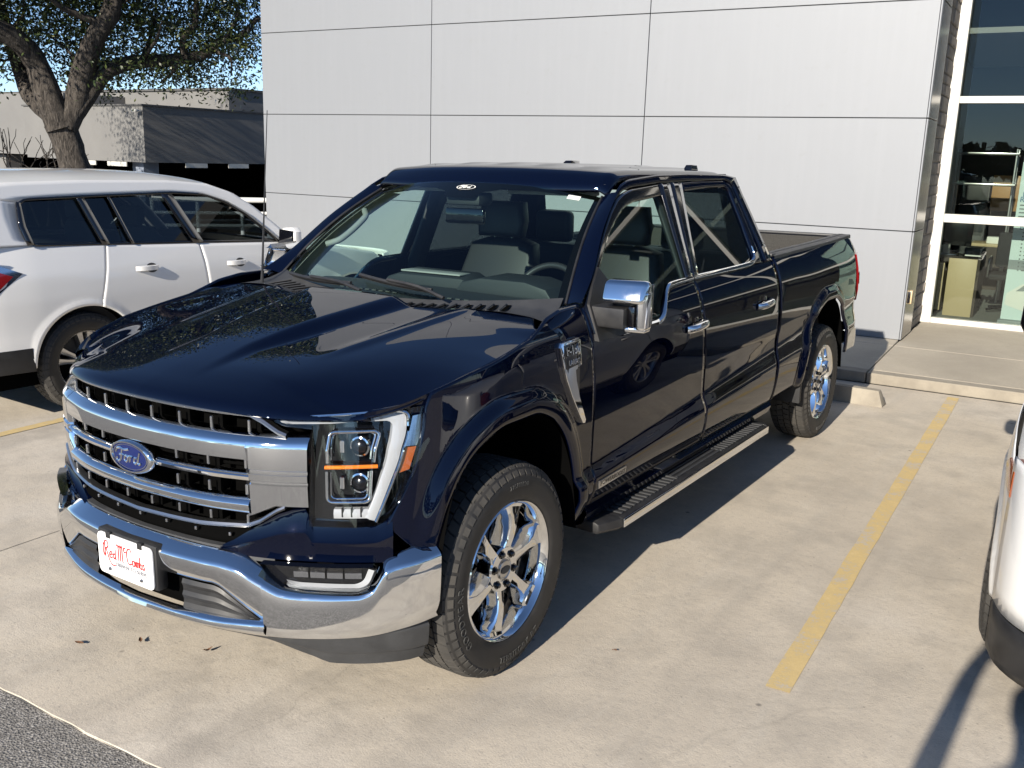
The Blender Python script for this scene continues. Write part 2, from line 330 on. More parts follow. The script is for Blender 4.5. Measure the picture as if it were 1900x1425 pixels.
# ------------------------------------------------------------------ showroom building
B = empty('showroom_building', tuple(bo), BA, 'silver metal panel clad showroom building with white framed glass front', 'building')
rows = [.15, 1.283, 2.41, 3.532, 4.655, 5.78, 6.9]; cols = [-9.1, -6.09, -3.065, -.015]
box('panel_backing', (-9.09, .035, .12), (-.03, .64, 6.9), 'joint_dark', B)
for i in range(3):
    for j in range(6):
        g = .004; box('wall_panel', (cols[i]+g, 0, rows[j]+g), (cols[i+1]-g, .034, rows[j+1]-g), 'wall_panel', B, .003, 1)
for j in range(6):
    g = .006
    box('corner_trim', (-.0145, .0, rows[j]+g), (.0, .03, rows[j+1]-g), 'wall_panel', B, .002, 1)
    box('return_panel', (-.026, .036, rows[j]+g), (.002, .645, rows[j+1]-g), 'soffit_metal', B, .002, 1)
z = .15; k = 0
while z < 5.2:
    h = random.uniform(.09, .17); y = .65
    while y < 1.5:
        d = random.uniform(.2, .5); d = min(d, 1.52-y); xx = random.uniform(-.032, -.014); box('stone', (-.25, y+.004, z+.004), (xx, y+d-.004, z+h-.004), 'stone', B, .012, 1); y += d+.001
        if d < .02: break
    z += h
box('stone_backing', (-.5, .65, .12), (-.04, 1.62, 5.2), 'stone', B)
ob = box('outlet_box', (.0025, .17, .52), (.035, .27, .66), 'beige_laminate', B, .006)
box('outlet_cover', (.0, .155, .53), (.02, .168, .65), 'monitor_black', B, .003)
# glass front, frame members
FY = 1.56
vx = [(-.03, .085), (2.42, 2.48), (4.85, 4.91), (7.3, 7.36)]; hz = [(.15, .215), (1.325, 1.42), (2.645, 2.72), (4.30, 4.37), (5.18, 5.25)]
for a, b in vx: box('mullion', (a, FY-.05, .15), (b, FY+.08, 5.25), 'white_frame', B, .004, 1)
box('mullion_flange', (-.10, FY-.02, .15), (-.035, FY+.06, 5.25), 'white_frame', B, .003, 1)
for i in range(3):
    for (a, b) in hz: box('transom', (vx[i][1]+.001, FY-.045, a), (vx[i+1][0]-.001, FY+.07, b), 'white_frame', B, .004, 1)
    for j in range(4): box('pane', (vx[i][1]-.01, FY+.01, hz[j][1]-.01), (vx[i+1][0]+.01, FY+.018, hz[j+1][0]+.01), 'window_pane', B)
box('roof_slab', (-9.0, .64, 5.25), (8, 9, 5.6), 'joint_dark', B); box('inner_floor', (-.2, FY+.08, .10), (8, 8, .152), 'carpet', B)
box('inner_back_wall', (-.4, 5.6, .15), (8, 5.7, 5.25), 'dark_brown', B); box('inner_side_wall', (-.32, FY+.08, .15), (-.26, 5.6, 5.25), 'headliner', B); box('inner_ceiling', (-.3, FY+.1, 3.4), (8, 5.6, 3.46), 'interior_grey', B)
box('building_mass', (-9.0, .645, .1), (-.45, 9, 5.25), 'joint_dark', B)
# ================================================================== wheels
def tyre_parts(par, R, W, rimR, lettering=None, treadn=56, name='tyre'):
    h = W/2
    prof = [(-h*.80, rimR), (-h*.93, rimR+.012), (-h*1.0, rimR+(R-rimR)*.45), (-h*.97, R-.05), (-h*.86, R-.018), (-h*.74, R-.011),
            (h*.74, R-.011), (h*.86, R-.018), (h*.965, R-.05), (h*.99, R-.062), (h*1.0, rimR+(R-rimR)*.45), (h*.965, rimR+(R-rimR)*.2), (h*.95, rimR+.016), (h*.90, rimR+.006), (h*.82, rimR-.004)]
    t = lathe(name, prof, 'rubber', par, seg=72, sharp=60)
    parts = []; ribs = [(-.80, -.52), (-.47, -.20), (-.15, .15), (.20, .47), (.52, .80)]
    for i in range(treadn):
        for k, (a, b) in enumerate(ribs):
            off = (k % 2)*.5; w0 = 2*math.pi*(i+off)/treadn; w1 = w0+2*math.pi/treadn*.86; sk = (.10 if k in (0, 4) else .05)*(1 if k < 2 else -1)*.4
            vs = []
            for rr in (R-.016, R):
                for (xx, w) in ((a, w0), (b, w0+sk), (b, w1+sk), (a, w1)):
                    r2 = rr-(.010 if abs(xx) > .7 else 0)
                    vs.append((xx*h, r2*math.sin(w), r2*math.cos(w)))
            parts.append((vs, [(4, 5, 6, 7), (0, 1, 5, 4), (1, 2, 6, 5), (2, 3, 7, 6), (3, 0, 4, 7)]))
    for i in range(treadn):      # shoulder lugs
        w0 = 2*math.pi*i/treadn; w1 = w0+2*math.pi/treadn*.72
        for s in (-1, 1):
            vs = [(s*h*x, r*math.sin(w), r*math.cos(w)) for (x, r) in ((.80, R-.009), (.975, R-.042)) for w in (w0, w1)]
            vs += [(s*h*x, (r-.014)*math.sin(w), (r-.014)*math.cos(w)) for (x, r) in ((.80, R-.009), (.955, R-.042)) for w in (w0, w1)]
            parts.append((vs, [(0, 1, 3, 2), (0, 2, 6, 4), (1, 5, 7, 3), (2, 3, 7, 6), (0, 4, 5, 1)]))
    tr = join_list('tread', parts, 'tread_rubber', par, smooth=False); tr['kind'] = 'stuff'
    return t
def ring_text(s, size, r, ang0, x, name, par, flip=False):
    vs_, fs_ = [], []; wtot = 0; items = []
    for chx in s:
        if chx == ' ': wtot += size*.45; continue
        v, f = text_mesh(chx, size, .0012); xs = [p[0] for p in v]; wd = max(xs)-min(xs); items.append((v, f, wtot+wd/2)); wtot += wd+size*.16
    for v, f, cx in items:
        k = len(vs_); a0 = ang0+(cx-wtot/2)/r*(-1 if flip else 1)
        for (u, q, w_) in v:
            uu, qq = (-u, -q) if flip else (u, q)
            a = a0+uu/(r+qq); rr = r+qq; vs_.append((x+w_, rr*math.sin(a), rr*math.cos(a)))
        fs_ += [tuple(i+k for i in q) for q in f]
    return mesh(name, vs_, fs_, 'letter_rubber', par, smooth=False)
def spoke_sections(secs, m_, name, par, n, ph=0, x0=0):
    """secs: (r, half face width, half back width, face x, back x)"""
    for i in range(n):
        a = ph+2*math.pi*i/n; ca, sa = math.cos(a), math.sin(a); G = []
        for (r, wf, wb, xf, xb) in secs:
            row = []
            for (t, x) in ((-wb, xb), (-wf*1.05, xf-.010), (-wf*.86, xf), (-wf*.3, xf-.003), (wf*.3, xf-.003), (wf*.86, xf), (wf*1.05, xf-.010), (wb, xb)):
                row.append((x, r*sa+t*ca, r*ca-t*sa))
            G.append(row)
        grid(name, G, m_, par, sharp=28)
def truck_wheel(par, loc, rz, first=None, steer=0):
    if first:
        w_ = first.copy(); COL.objects.link(w_); w_.location = loc; w_.rotation_euler = (0, 0, rz)
        for ch in first.children: d = ch.copy(); COL.objects.link(d); d.parent = w_
        return w_
    R, W, rr = .412, .272, .268
    w_ = lathe('wheel', [(.118, rr+.004), (.124, rr-.002), (.118, rr-.010), (.090, rr-.018), (.02, rr-.03), (-.11, rr-.03), (-.118, rr-.005), (-.11, rr+.003)], 'chrome', par, seg=72, sharp=40)
    w_.location = loc; w_.rotation_euler = (0, 0, rz)
    tyre_parts(w_, R, W, rr)
    ring_text('GOODYEAR', .043, .333, rad(258), .1375, 'tyre_lettering', w_)
    ring_text('TERRITORY RT', .034, .338, rad(172), .1375, 'tyre_lettering', w_, flip=True)
    ring_text('275/60R20', .024, .335, rad(5), .1372, 'tyre_lettering', w_)
    secs = [(.045, .030, .038, .088, .02), (.085, .024, .036, .093, .02), (.12, .020, .034, .102, .02), (.16, .021, .035, .107, .025), (.195, .026, .038, .106, .03), (.220, .037, .046, .101, .035), (.240, .048, .056, .098, .045), (.258, .050, .060, .106, .06)]
    spoke_sections(secs, 'chrome', 'spoke', w_, 6, rad(14))
    prof = [(.03, .092), (.086, .090), (.0925, .084), (.0925, .047), (.089, .045), (.089, 0)]
    lathe('hub', prof, 'chrome', w_, 48, sharp=30)
    cap = lathe('centre_cap', [(.088, .041), (.098, .038), (.0995, .034), (.097, .031), (.0985, .0)], 'satin_chrome', w_, 40)
    pts = [(.014*math.cos(t), .030*math.sin(t)) for t in np.linspace(0, 2*math.pi, 24, endpoint=False)]
    prism('cap_badge', pts, lambda a, b: (.0975, b, a), lambda a, b: (.1005, b, a), 'letter_rubber', w_)
    for i in range(6):
        a = rad(44)+2*math.pi*i/6; c = (0, .066*math.sin(a), .066*math.cos(a))
        lathe('lug_nut', [(.0935, .0165), (.0945, .0163), (.0928, .0105), (.104, .0100), (.107, .006), (.107, 0)], 'gloss_black', w_, 14, c=c)
    lathe('brake_disc', [(-.03, .06), (-.03, .17), (-.015, .172), (-.010, .165), (-.010, .06)], 'brake_steel', w_, 40)
    box('brake_caliper', (-.05, .06, .05), (.02, .17, .17), 'grey_plastic', w_, .02)
    lathe('wheel_back', [(-.06, .0), (-.06, .236)], 'deep_black', w_, 40)
    return w_
# ================================================================== pickup truck
TILT = rad(.8)
T = empty('pickup_truck', (.93*(1-math.cos(TILT)), 0, -.93*math.sin(TILT)), 0, 'dark navy blue crew cab pickup truck with chrome grille and white dealer plate', 'pickup truck')
T.rotation_euler = (0, -TILT, 0)
# ---- shape functions (x half width, y back from front axle, z up)
PX = [0, .15, .3, .48, .58, .67, .75, .82, .88, .93, .958, .975, .985]
PY = [-.862, -.855, -.838, -.79, -.752, -.706, -.66, -.61, -.555, -.488, -.40, -.30, -.2]
plan = pchip(PX, PY)
def PN(x):
    e = 1e-3; x_ = abs(x); dy = (plan(min(x_+e, .985))-plan(max(x_-e, 0)))/(min(x_+e, .985)-max(x_-e, 0)); n = np.array([dy, -1.0]); n /= np.linalg.norm(n)
    return np.array([n[0]*(1 if x >= 0 else -1), n[1]])
def FP(x, z, off=0):
    n = PN(x); lean = .035*max(0, (z-.98)/.12) if z > .98 else 0
    return (x+n[0]*off, float(plan(abs(x)))+n[1]*off+lean, z)
xb = pchip([-.62, -.58, -.52, -.47, -.38, -.2, 0, .6, 1.5, 2.9, 3.3, 3.9, 4.5, 4.8, 4.95], [.80, .86, .912, .938, .962, .982, .990, .985, .985, .985, .985, .992, .985, .972, .95])
def zt_(y): return .656+(np.clip(y, .5, 3.5)-.67)*.071
def zb_(y): return .60+(np.clip(y, .5, 3.5)-.65)*.041
def prof(y, z):
    y = np.atleast_1d(y); z = np.atleast_1d(z); out = np.zeros(len(y)); zt = zt_(y); zb = zb_(y); k = np.clip((y-.0)/.5, 0, 1)
    for i in range(len(y)):
        f = pchip([.36, .44, .50, zb[i]-.04, zb[i]+.005, zt[i], zt[i]+.06, .93, 1.02, 1.12, 1.2, 1.27, 1.33, 1.40],
                  [-.10, -.045, -.012, .010, .012, -.010, -.008, .000, .001, -.004, -.014, -.032, -.060, -.10])
        out[i] = f(z[i])
    return out
ARF = crv([(-.43, .40), (-.425, .56), (-.395, .70), (-.33, .845), (-.215, .945), (-.06, .992), (.1, .992), (.245, .945), (.35, .85), (.425, .71), (.468, .56), (.49, .42)], 70)
ARR = ARF.copy(); ARR[:, 0] = (ARR[:, 0]-.03)*1.10+4.03+.0; ARR[:, 1] = ARR[:, 1]*1.0+.012
AR_DENSE = np.vstack([crv(ARF, 420, False), crv(ARR, 420, False)])
def archd(y, z):
    P = np.c_[y, z]; d = np.min(np.linalg.norm(P[:, None]-AR_DENSE[None], axis=2), 1); return d
def XS(y, z, flare=True):
    y = np.atleast_1d(np.asarray(y, float)); z = np.atleast_1d(np.asarray(z, float)); x = xb(y)+prof(y, z)
    if flare:
        d = archd(y, z); x = x+.027*(1-sm(.045, .105, d))*sm(-.52, -.40, y)-.006*(1-sm(0, .02, d))
    return x
def spanel(name, bot, top, n, rows, m='navy_paint', flare=True, thick=.012, par=None, off=0, both=True, smooth=True):
    B = crv(bot, n, smooth); U = crv(top, n, smooth); G = []
    for k in range(rows):
        t = k/(rows-1); Q = B*(1-t)+U*t; x = XS(Q[:, 0], Q[:, 1], flare)+off; G.append(np.c_[x, Q])
    o = grid(name, np.array(G), m, par or T, thick=thick); 
    if both: mirror_copy(o)
    return o
# ---- fenders
top_f = [(-.445, .635), (-.50, .66), (-.565, .735), (-.535, .81), (-.488, .92), (-.462, 1.02), (-.447, 1.118), (-.425, 1.158), (-.25, 1.195), (-.1, 1.218), (.15, 1.264), (.225, 1.292), (.30, 1.322), (.42, 1.342), (.568, 1.346), (.585, 1.2), (.60, 1.0), (.612, .75), (.615, .56), (.615, .44)]
bot_f = np.vstack([ARF[8:]])
fender = spanel('front_fender', bot_f, top_f, 110, 26, smooth=False)
# ---- doors
def door(name, y0, y1, topc):
    b = [(y0, .462), (y1, .462)]; spanel_n = 44
    return spanel(name, [(y0, .462), ((y0+y1)/2, .462), (y1, .462)], topc, 56, 46, flare=True, smooth=False)
d1 = door('front_door', .622, 1.852, [(.578, 1.325), (.60, 1.325), (.80, 1.20), (.86, 1.192), (1.20, 1.196), (1.27, 1.215), (1.40, 1.322), (1.45, 1.335), (1.727, 1.345)])
d2 = door('rear_door', 1.857, 2.962, [(1.732, 1.345), (2.4, 1.352), (2.60, 1.355), (2.925, 1.36)])
# rocker
for s in (1, -1):
    G = []
    for y in np.linspace(.60, 2.97, 20): G.append([(s*x, y, z) for (x, z) in ((.955, .475), (.975, .445), (.955, .40), (.90, .37), (.80, .37))])
    grid('rocker_panel', G, 'navy_paint', T, flip=(s > 0))
# ---- bed sides
topb = [(2.985, 1.365), (3.4, 1.372), (4.0, 1.382), (4.55, 1.392), (4.80, 1.396), (4.875, 1.385), (4.915, 1.30), (4.935, 1.15), (4.94, .95), (4.935, .72), (4.93, .615)]
botb = np.vstack([[(2.985, .47), (3.3, .475), (3.50, .478)], ARR[6:-6], [(4.60, .535), (4.75, .56), (4.93, .60)]])
bed1 = spanel('bed_side', botb, np.vstack([[(2.985, 1.365)], topb]), 150, 34, smooth=False)
# ---- greenhouse
def GX(z): return .928-.43*(np.maximum(z, 1.2)-1.33)
def gpanel(name, a, b, n, rows, m, off=0, thick=.01, both=True, smooth=False):
    A = crv(a, n, smooth); B = crv(b, n, smooth); G = []
    for k in range(rows):
        t = k/(rows-1); Q = A*(1-t)+B*t; G.append(np.c_[GX(Q[:, 1])+off, Q])
    o = grid(name, np.array(G), m, T, thick=thick)
    if both: mirror_copy(o)
    return o
gpanel('front_door_frame', [(.80, 1.20), (.805, 1.35), (.815, 1.455), (1.0, 1.59), (1.10, 1.642), (1.21, 1.692), (1.28, 1.712), (1.36, 1.728), (1.688, 1.752)], [(.62, 1.20), (.60, 1.325), (.735, 1.425), (.975, 1.61), (1.08, 1.682), (1.19, 1.742), (1.26, 1.766), (1.36, 1.785), (1.69, 1.806)], 70, 5, 'gloss_black', thick=.02)
gpanel('roof_rail', [(1.165, 1.742), (1.26, 1.775), (1.36, 1.793), (1.69, 1.813), (2.1, 1.822), (2.58, 1.824), (2.67, 1.806)], [(1.20, 1.770), (1.27, 1.806), (1.36, 1.828), (1.69, 1.850), (2.1, 1.857), (2.6, 1.852), (2.775, 1.835)], 60, 4, 'navy_paint', off=.004)
gpanel('rear_door_frame', [(1.967, 1.769), (2.3, 1.784), (2.56, 1.786), (2.606, 1.77), (2.64, 1.56), (2.652, 1.40), (2.63, 1.372), (2.57, 1.354)], [(1.967, 1.813), (2.3, 1.820), (2.58, 1.820), (2.68, 1.79), (2.735, 1.60), (2.79, 1.42), (2.80, 1.37), (2.80, 1.352)], 60, 4, 'navy_paint', thick=.02)
gpanel('c_pillar', [(2.60, 1.826), (2.686, 1.795), (2.742, 1.60), (2.797, 1.42), (2.807, 1.352)], [(2.775, 1.838), (2.80, 1.74), (2.845, 1.62), (2.895, 1.45), (2.925, 1.352)], 40, 4, 'navy_paint', off=.002, thick=.02)
gpanel('front_door_pillar', [(1.688, 1.806), (1.665, 1.56), (1.645, 1.335)], [(1.820, 1.811), (1.765, 1.56), (1.720, 1.34)], 16, 4, 'gloss_black', off=.003, thick=.012)
gpanel('rear_door_pillar', [(1.828, 1.811), (1.773, 1.56), (1.728, 1.34)], [(1.967, 1.814), (1.87, 1.56), (1.795, 1.345)], 16, 4, 'gloss_black', off=.003, thick=.012)
gpanel('front_door_glass', [(.795, 1.18), (1.20, 1.18), (1.27, 1.20), (1.42, 1.31), (1.66, 1.32)], [(.80, 1.45), (1.0, 1.595), (1.21, 1.70), (1.36, 1.735), (1.70, 1.76)], 40, 14, 'side_glass', off=-.012, thick=0)
gpanel('rear_door_glass', [(1.77, 1.33), (2.3, 1.335), (2.66, 1.355)], [(1.95, 1.778), (2.3, 1.792), (2.62, 1.792)], 20, 14, 'privacy_glass', off=-.012, thick=0)
# chrome belt line
for s in (1, -1):
    for nm, pts in (('belt_moulding', [(.84, 1.192), (1.20, 1.194), (1.265, 1.212), (1.40, 1.324), (1.45, 1.338), (1.72, 1.347)]), ('belt_moulding', [(1.73, 1.347), (2.5, 1.354), (2.60, 1.362), (2.662, 1.395), (2.665, 1.44)])):
        q = crv(pts, 40); G = []
        for dz, dx in ((-.010, -.004), (-.006, .008), (.006, .008), (.012, -.002)):
            G.append([(s*(max(float(GX(z+dz)), float(XS([y], [min(z, 1.34)], False)[0]) if z < 1.33 else 0)+dx), y, z+dz) for y, z in q])
        grid('belt_moulding', G, 'chrome', T, flip=(s < 0), sharp=60)
# sail panel + mirror
for s in (1, -1):
    prism('mirror_sail', [(.615, 1.19), (.86, 1.19), (.885, 1.36), (.86, 1.395), (.80, 1.47), (.70, 1.40), (.625, 1.335)], lambda y, z: (s*(float(GX(z))+.012), y, z), lambda y, z: (s*(float(GX(z))-.01), y, z), 'black_plastic', T)
    marm = prism('mirror_arm', [(.90, .64), (1.088, .636), (1.088, .76), (.90, .80)], lambda x, y: (s*x, y, 1.245), lambda x, y: (s*x, y, 1.330), 'black_plastic', T, .01)
    lo_m, hi_m = (min(s*.985, s*1.15), .715, 1.24), (max(s*.985, s*1.15), .80, 1.43)
    mh = box('mirror_housing', lo_m, hi_m, 'black_plastic', T, .03, 3)
    box('mirror_glass', (min(s*1.0, s*1.138), .8005, 1.252), (max(s*1.0, s*1.138), .804, 1.418), 'reflector', mh, .001, 1)
    box('mirror_signal', (min(s*1.09, s*1.12), .668, 1.252), (max(s*1.09, s*1.12), .74, 1.338), 'gloss_black', mh, .008)
    bm = bmesh.new()
    for (x0, x1, y0, y1, z0, z1, bv) in ((.982, 1.162, .622, .745, 1.348, 1.440, .022), (1.122, 1.165, .645, .745, 1.240, 1.40, .014), (1.076, 1.16, .65, .745, 1.230, 1.256, .010)):
        bq = bmesh.new(); bmesh.ops.create_cube(bq, size=1)
        for v in bq.verts:
            v.co = Vector((x0+(x1-x0)*(v.co.x+.5), y0+(y1-y0)*(v.co.y+.5), z0+(z1-z0)*(v.co.z+.5)))
            if v.co.y < .7: v.co.y += .05*max(0, (v.co.x-1.05))/.15+(.035 if v.co.z > 1.42 else 0)
            v.co.x *= s
        bmesh.ops.bevel(bq, geom=list(bq.edges), offset=bv, segments=4, affect='EDGES', profile=.5); tm = bpy.data.meshes.new('t'); bq.to_mesh(tm); bq.free(); bm.from_mesh(tm); bpy.data.meshes.remove(tm)
    bm_obj('mirror_cap', bm, 'chrome', mh, sharp=50)
    if s < 0:      # the far mirror is folded back against the door
        Mr = Matrix.Translation((-.95, .72, 0)) @ Matrix.Rotation(rad(-68), 4, 'Z') @ Matrix.Translation((.95, -.72, 0))
        for o_ in [marm, mh]+list(mh.children):
            cen = Vector(o_.location); o_.data.transform(Mr)
# ---- roof with pressed ribs
def roofz(x, y):
    base = 1.893-.030*(abs(x)/.72)**2.2-.035*np.clip((1.55-y)/.45, 0, 1)**2-.012*np.clip((y-2.3)/.45, 0, 1)**2
    rib = sum(np.exp(-((x-c)/.05)**2) for c in (-.48, -.24, 0, .24, .48))*.007*sm(1.28, 1.42, y)*(1-sm(2.55, 2.66, y))
    return base+rib
xs = np.linspace(-1, 1, 81); G = []
for t in np.linspace(0, 1, 46):
    row = []
    for u in xs:
        hw = .700; x = u*hw; yf = 1.10+.10*abs(u)**2.2; yr = 2.70-.03*u*u; y = yf+(yr-yf)*t; z = float(roofz(x, y))
        z -= .085*max(0, (.08-t)/.08)**1.6*(1-.25*abs(u)**3); z -= .07*max(0, (t-.95)/.05)**2
        z -= .032*max(0, (abs(u)-.92)/.08)**2; row.append((x, y, z))
    G.append(row)
roof = grid('roof', G, 'navy_paint', T, thick=.01, sharp=50)
prism('roof_antenna', [(-.035, 0), (-.03, .07), (0, .10), (.03, .07), (.035, 0)], lambda a, b: (a, 2.0+b*1.6, 1.885), lambda a, b: (a*.5, 2.03+b*1.3, 1.915), 'gloss_black', roof, .004)
box('roof_lamp', (-.18, 2.66, 1.85), (.18, 2.72, 1.895), 'gloss_black', roof, .012)
prism('roof_fin', [(-.03, 0), (-.02, .12), (.02, .12), (.03, 0)], lambda a, b: (.52+a, 2.50+b, 1.865), lambda a, b: (.52+a*.5, 2.52+b*.8, 1.903), 'gloss_black', roof, .004)
# ---- windshield, pillars
def wsp(u, t, off=0):
    xl, xt = .83*u, .668*u; lo = np.array([xl, .355+.265*abs(u)**2.1, 1.285+.04*u*u]); hi = np.array([xt, 1.105+.098*abs(u)**2.2, 1.800-.055*abs(u)**2.4])
    p = lo+(hi-lo)*t; p[2] += .028*math.sin(math.pi*t)*1.0; p[1] -= .02*math.sin(math.pi*t); return p
us = np.linspace(-1, 1, 41)
ws = grid('windshield', [[wsp(u, t) for u in us] for t in np.linspace(0, 1, 24)], 'windshield_glass', T)
# black frit round the glass, a thin band behind it
def wsb(u, t): p = wsp(u, t); return (p[0], p[1]+.006, p[2]-.003)
G = [[wsb(u, t) for u in us] for t in (.955, 1.0)]; grid('windshield_frit', G, 'deep_black', ws)
grid('windshield_frit', [[wsb(u, t) for u in us] for t in (0, .05)], 'deep_black', ws)
for s in (1, -1): grid('windshield_frit', [[wsb(s*u, t) for t in np.linspace(0, 1, 24)] for u in (.955, 1.0)], 'deep_black', ws)
hp_ = crv([(-.30, 1.0), (-.27, .93), (-.16, .90), (-.12, .84), (.12, .84), (.16, .90), (.27, .93), (.30, 1.0)], 40, False)
grid('sensor_frit', [[wsb(u, max(.9, 1) if k else t) for u, t in hp_] for k in (0, 1)], 'deep_black', ws)
for s in (1, -1):
    lo_o = [(.575, 1.345), (.72, 1.43), (.96, 1.618), (1.075, 1.692), (1.175, 1.752), (1.205, 1.772)]
    q = crv(lo_o, 24); G = [[], [], []]
    for i, (y, z) in enumerate(q):
        t = i/23; a = wsp(s, t*1.0); b = np.array([s*(float(GX(z))+.006), y, z]); 
        mid = (a+b)/2+np.array([s*.012, -.006, .010]); G[0].append(a-np.array([0, .004, -.002])); G[1].append(mid); G[2].append(b)
    grid('a_pillar', G, 'navy_paint', T, flip=(s < 0), thick=0, sharp=60)
    tube('windshield_moulding', [wsp(s*1.0, t)+np.array([s*.002, -.006, .004]) for t in np.linspace(0, 1, 20)], .006, 'black_plastic', T, 6)
# wordless header badge: oval sticker with the script behind the glass
def wsq(u0, t0):
    p0 = wsp(u0, t0); du = (wsp(u0+.01, t0)-p0); du /= np.linalg.norm(du); dt = (wsp(u0, t0-.01)-p0); dt /= -np.linalg.norm(dt); n = np.cross(du, dt); n *= np.sign(-n[1])
    return lambda a, b, c=0: tuple(p0+du*a+dt*b+n*(.004+c))
f = wsq(.0, .935); th = np.linspace(0, 2*math.pi, 40, endpoint=False)
G = [[f(k*.056*math.cos(t), k*.023*math.sin(t)) for t in th] for k in (.90, 1.0)]
grid('windshield_badge', G, 'paper_white', ws, wrap=True)
FORD = [  # hand-drawn script strokes of the oval badge, unit box about 2.6 x 1
    [(-1.22, .12), (-1.05, .34), (-.75, .42), (-.45, .36), (-.2, .40), (.02, .46)], [(-.62, .38), (-.68, .05), (-.80, -.28), (-1.0, -.38), (-1.14, -.28), (-1.10, -.14)], [(-.86, .02), (-.6, .06), (-.42, .02)],
    [(-.20, .06), (-.38, -.02), (-.42, -.20), (-.30, -.30), (-.14, -.22), (-.10, -.04), (-.20, .06), (-.05, .0)], [(-.05, .0), (.10, .07), (.07, -.12), (.03, -.28)], [(.08, -.04), (.22, .07), (.33, .05)],
    [(.72, .04), (.52, .04), (.42, -.14), (.50, -.29), (.66, -.22), (.78, .0)], [(.92, .40), (.82, .12), (.75, -.20), (.84, -.29), (1.0, -.20)]]
def strokes(name, lines, f, sc, r, m_, par, z=.0):
    parts = []
    for ln in lines:
        P = np.array([f(a*sc, b*sc, z) for a, b in crv(ln, 18)]); n = len(P); vs = []; fs = []
        T_ = np.gradient(P, axis=0); T_ /= np.linalg.norm(T_, axis=1)[:, None]; nn = np.array(f(0, 0, .01))-np.array(f(0, 0, 0)); nn /= np.linalg.norm(nn)
        for i in range(n):
            sd = np.cross(T_[i], nn); 
            for k in (-1, 1): vs.append(P[i]+sd*r*k)
            vs.append(P[i]+nn*r*.6)
        for i in range(n-1): a = i*3; fs += [(a, a+2, a+5, a+3), (a+2, a+1, a+4, a+5)]
        parts.append((vs, fs))
    return join_list(name, parts, m_, par)
strokes('badge_script', FORD, f, .030, .0022, 'paper_white', ws, .001)
f = wsq(.83, .93); mesh('windshield_sticker', [f(-.03, -.018), f(.03, -.018), f(.03, .018), f(-.03, .018)], [(0, 1, 2, 3)], 'paper_white', ws)
f = wsq(-.93, .05); mesh('inspection_sticker', [f(.012*math.cos(t), .012*math.sin(t)) for t in th], [tuple(range(40))], 'far_leaf', ws)
# ---- hood
ze_f = pchip([-.62, -.55, -.42, -.25, -.1, .15, .24, .4], [1.100, 1.122, 1.160, 1.197, 1.220, 1.266, 1.296, 1.33])
yy_ = np.linspace(-.62, .42, 60); xe_f = pchip(yy_, XS(yy_, ze_f(yy_), False)-.004)
zs_f = pchip([0, .012, .04, .10, .20, .35, .52, .85, 1.10, 1.25], [1.108, 1.122, 1.137, 1.158, 1.184, 1.210, 1.234, 1.284, 1.318, 1.329])
zc_f = lambda y: zs_f(y+.845)
def hoodz(x, y, xe, ze, s0):
    ax = abs(x); d0 = .125+.10*np.clip((y+.45)/.7, 0, 1); d1 = d0+.05+.06*np.clip((y+.45)/.7, 0, 1); amp = .036*sm(-.74, -.15, y)
    zc = float(zs_f(y-s0)); dome = amp*(1-float(sm(d0, d1, ax)))
    xr = .42+.30*np.clip((y+.4)/.8, 0, 1); t = max(0, (ax-xr)/(xe-xr)); drop = (zc-ze)*(.6*t**1.5+.4*t**3) if t > 0 else 0
    cr = .008*math.exp(-((ax-(.44+.16*(y+.33)))/.03)**2)*float(sm(-.45, -.2, y))
    return zc+dome-drop+cr*.8-.008*(min(ax, xr)/.7)**2-.014*min(1, ax/.6)**2*(1-float(sm(0, .6, y-s0)))
G = []
nv, nu = 70, 121
for j in range(nv):
    t = j/(nv-1); row = []
    for u in np.linspace(-1, 1, nu):
        a = abs(u); 
        yf = -.838+.218*a**2.6+.02*a; yr = .235+.13*float(sm(.25, .8, a))-.135*float(sm(.88, 1.0, a))
        y = yf+(yr-yf)*(t**1.15); xe = float(xe_f(max(y, -.62))); ze = float(ze_f(max(y, -.62)))
        x = u*xe*(1 if y > -.62 else 1); row.append((x, y, hoodz(x, y, xe, ze, yf)))
    G.append(row)
G = np.array(G)
for k, (dy, dz) in enumerate(((-.004, -.010), (.004, -.022), (.03, -.026))):     # rolled front lip
    G = np.insert(G, 0, G[k]*0+G[k if k == 0 else k]+np.array([0, 0, 0]), 0) if False else G
lip = [G[0]+np.array([0, .030, -.018]), G[0]+np.array([0, .006, -.016]), G[0]+np.array([0, -.003, -.008])]
tipx = np.linspace(.842, .949, 20); tipy = np.linspace(-.605, -.425, 20)
for s in (1, -1):
    A = [FP(s*x, 1.108+.006*k/19, -.004) for k, x in enumerate(tipx)]; Bq = [(s*(float(xe_f(y))+.004), y, float(ze_f(y))-.002) for y in tipy]
    A2 = [(p[0], p[1]+.02, p[2]-.03) for p in A]
    grid('fender_tip', [A2, A]+[[tuple(np.array(A[i])*(1-k)+np.array(Bq[i])*k+np.array([0, -.004*math.sin(math.pi*k), .006*math.sin(math.pi*k)])) for i in range(20)] for k in (.33, .66, 1)]+[[(q[0]-s*.01, q[1], q[2]-.02) for q in Bq]], 'navy_paint', T, flip=(s < 0), sharp=40)
hood = grid('hood', np.concatenate([np.array(lip), G]), 'navy_paint', T, thick=.008, sharp=60)
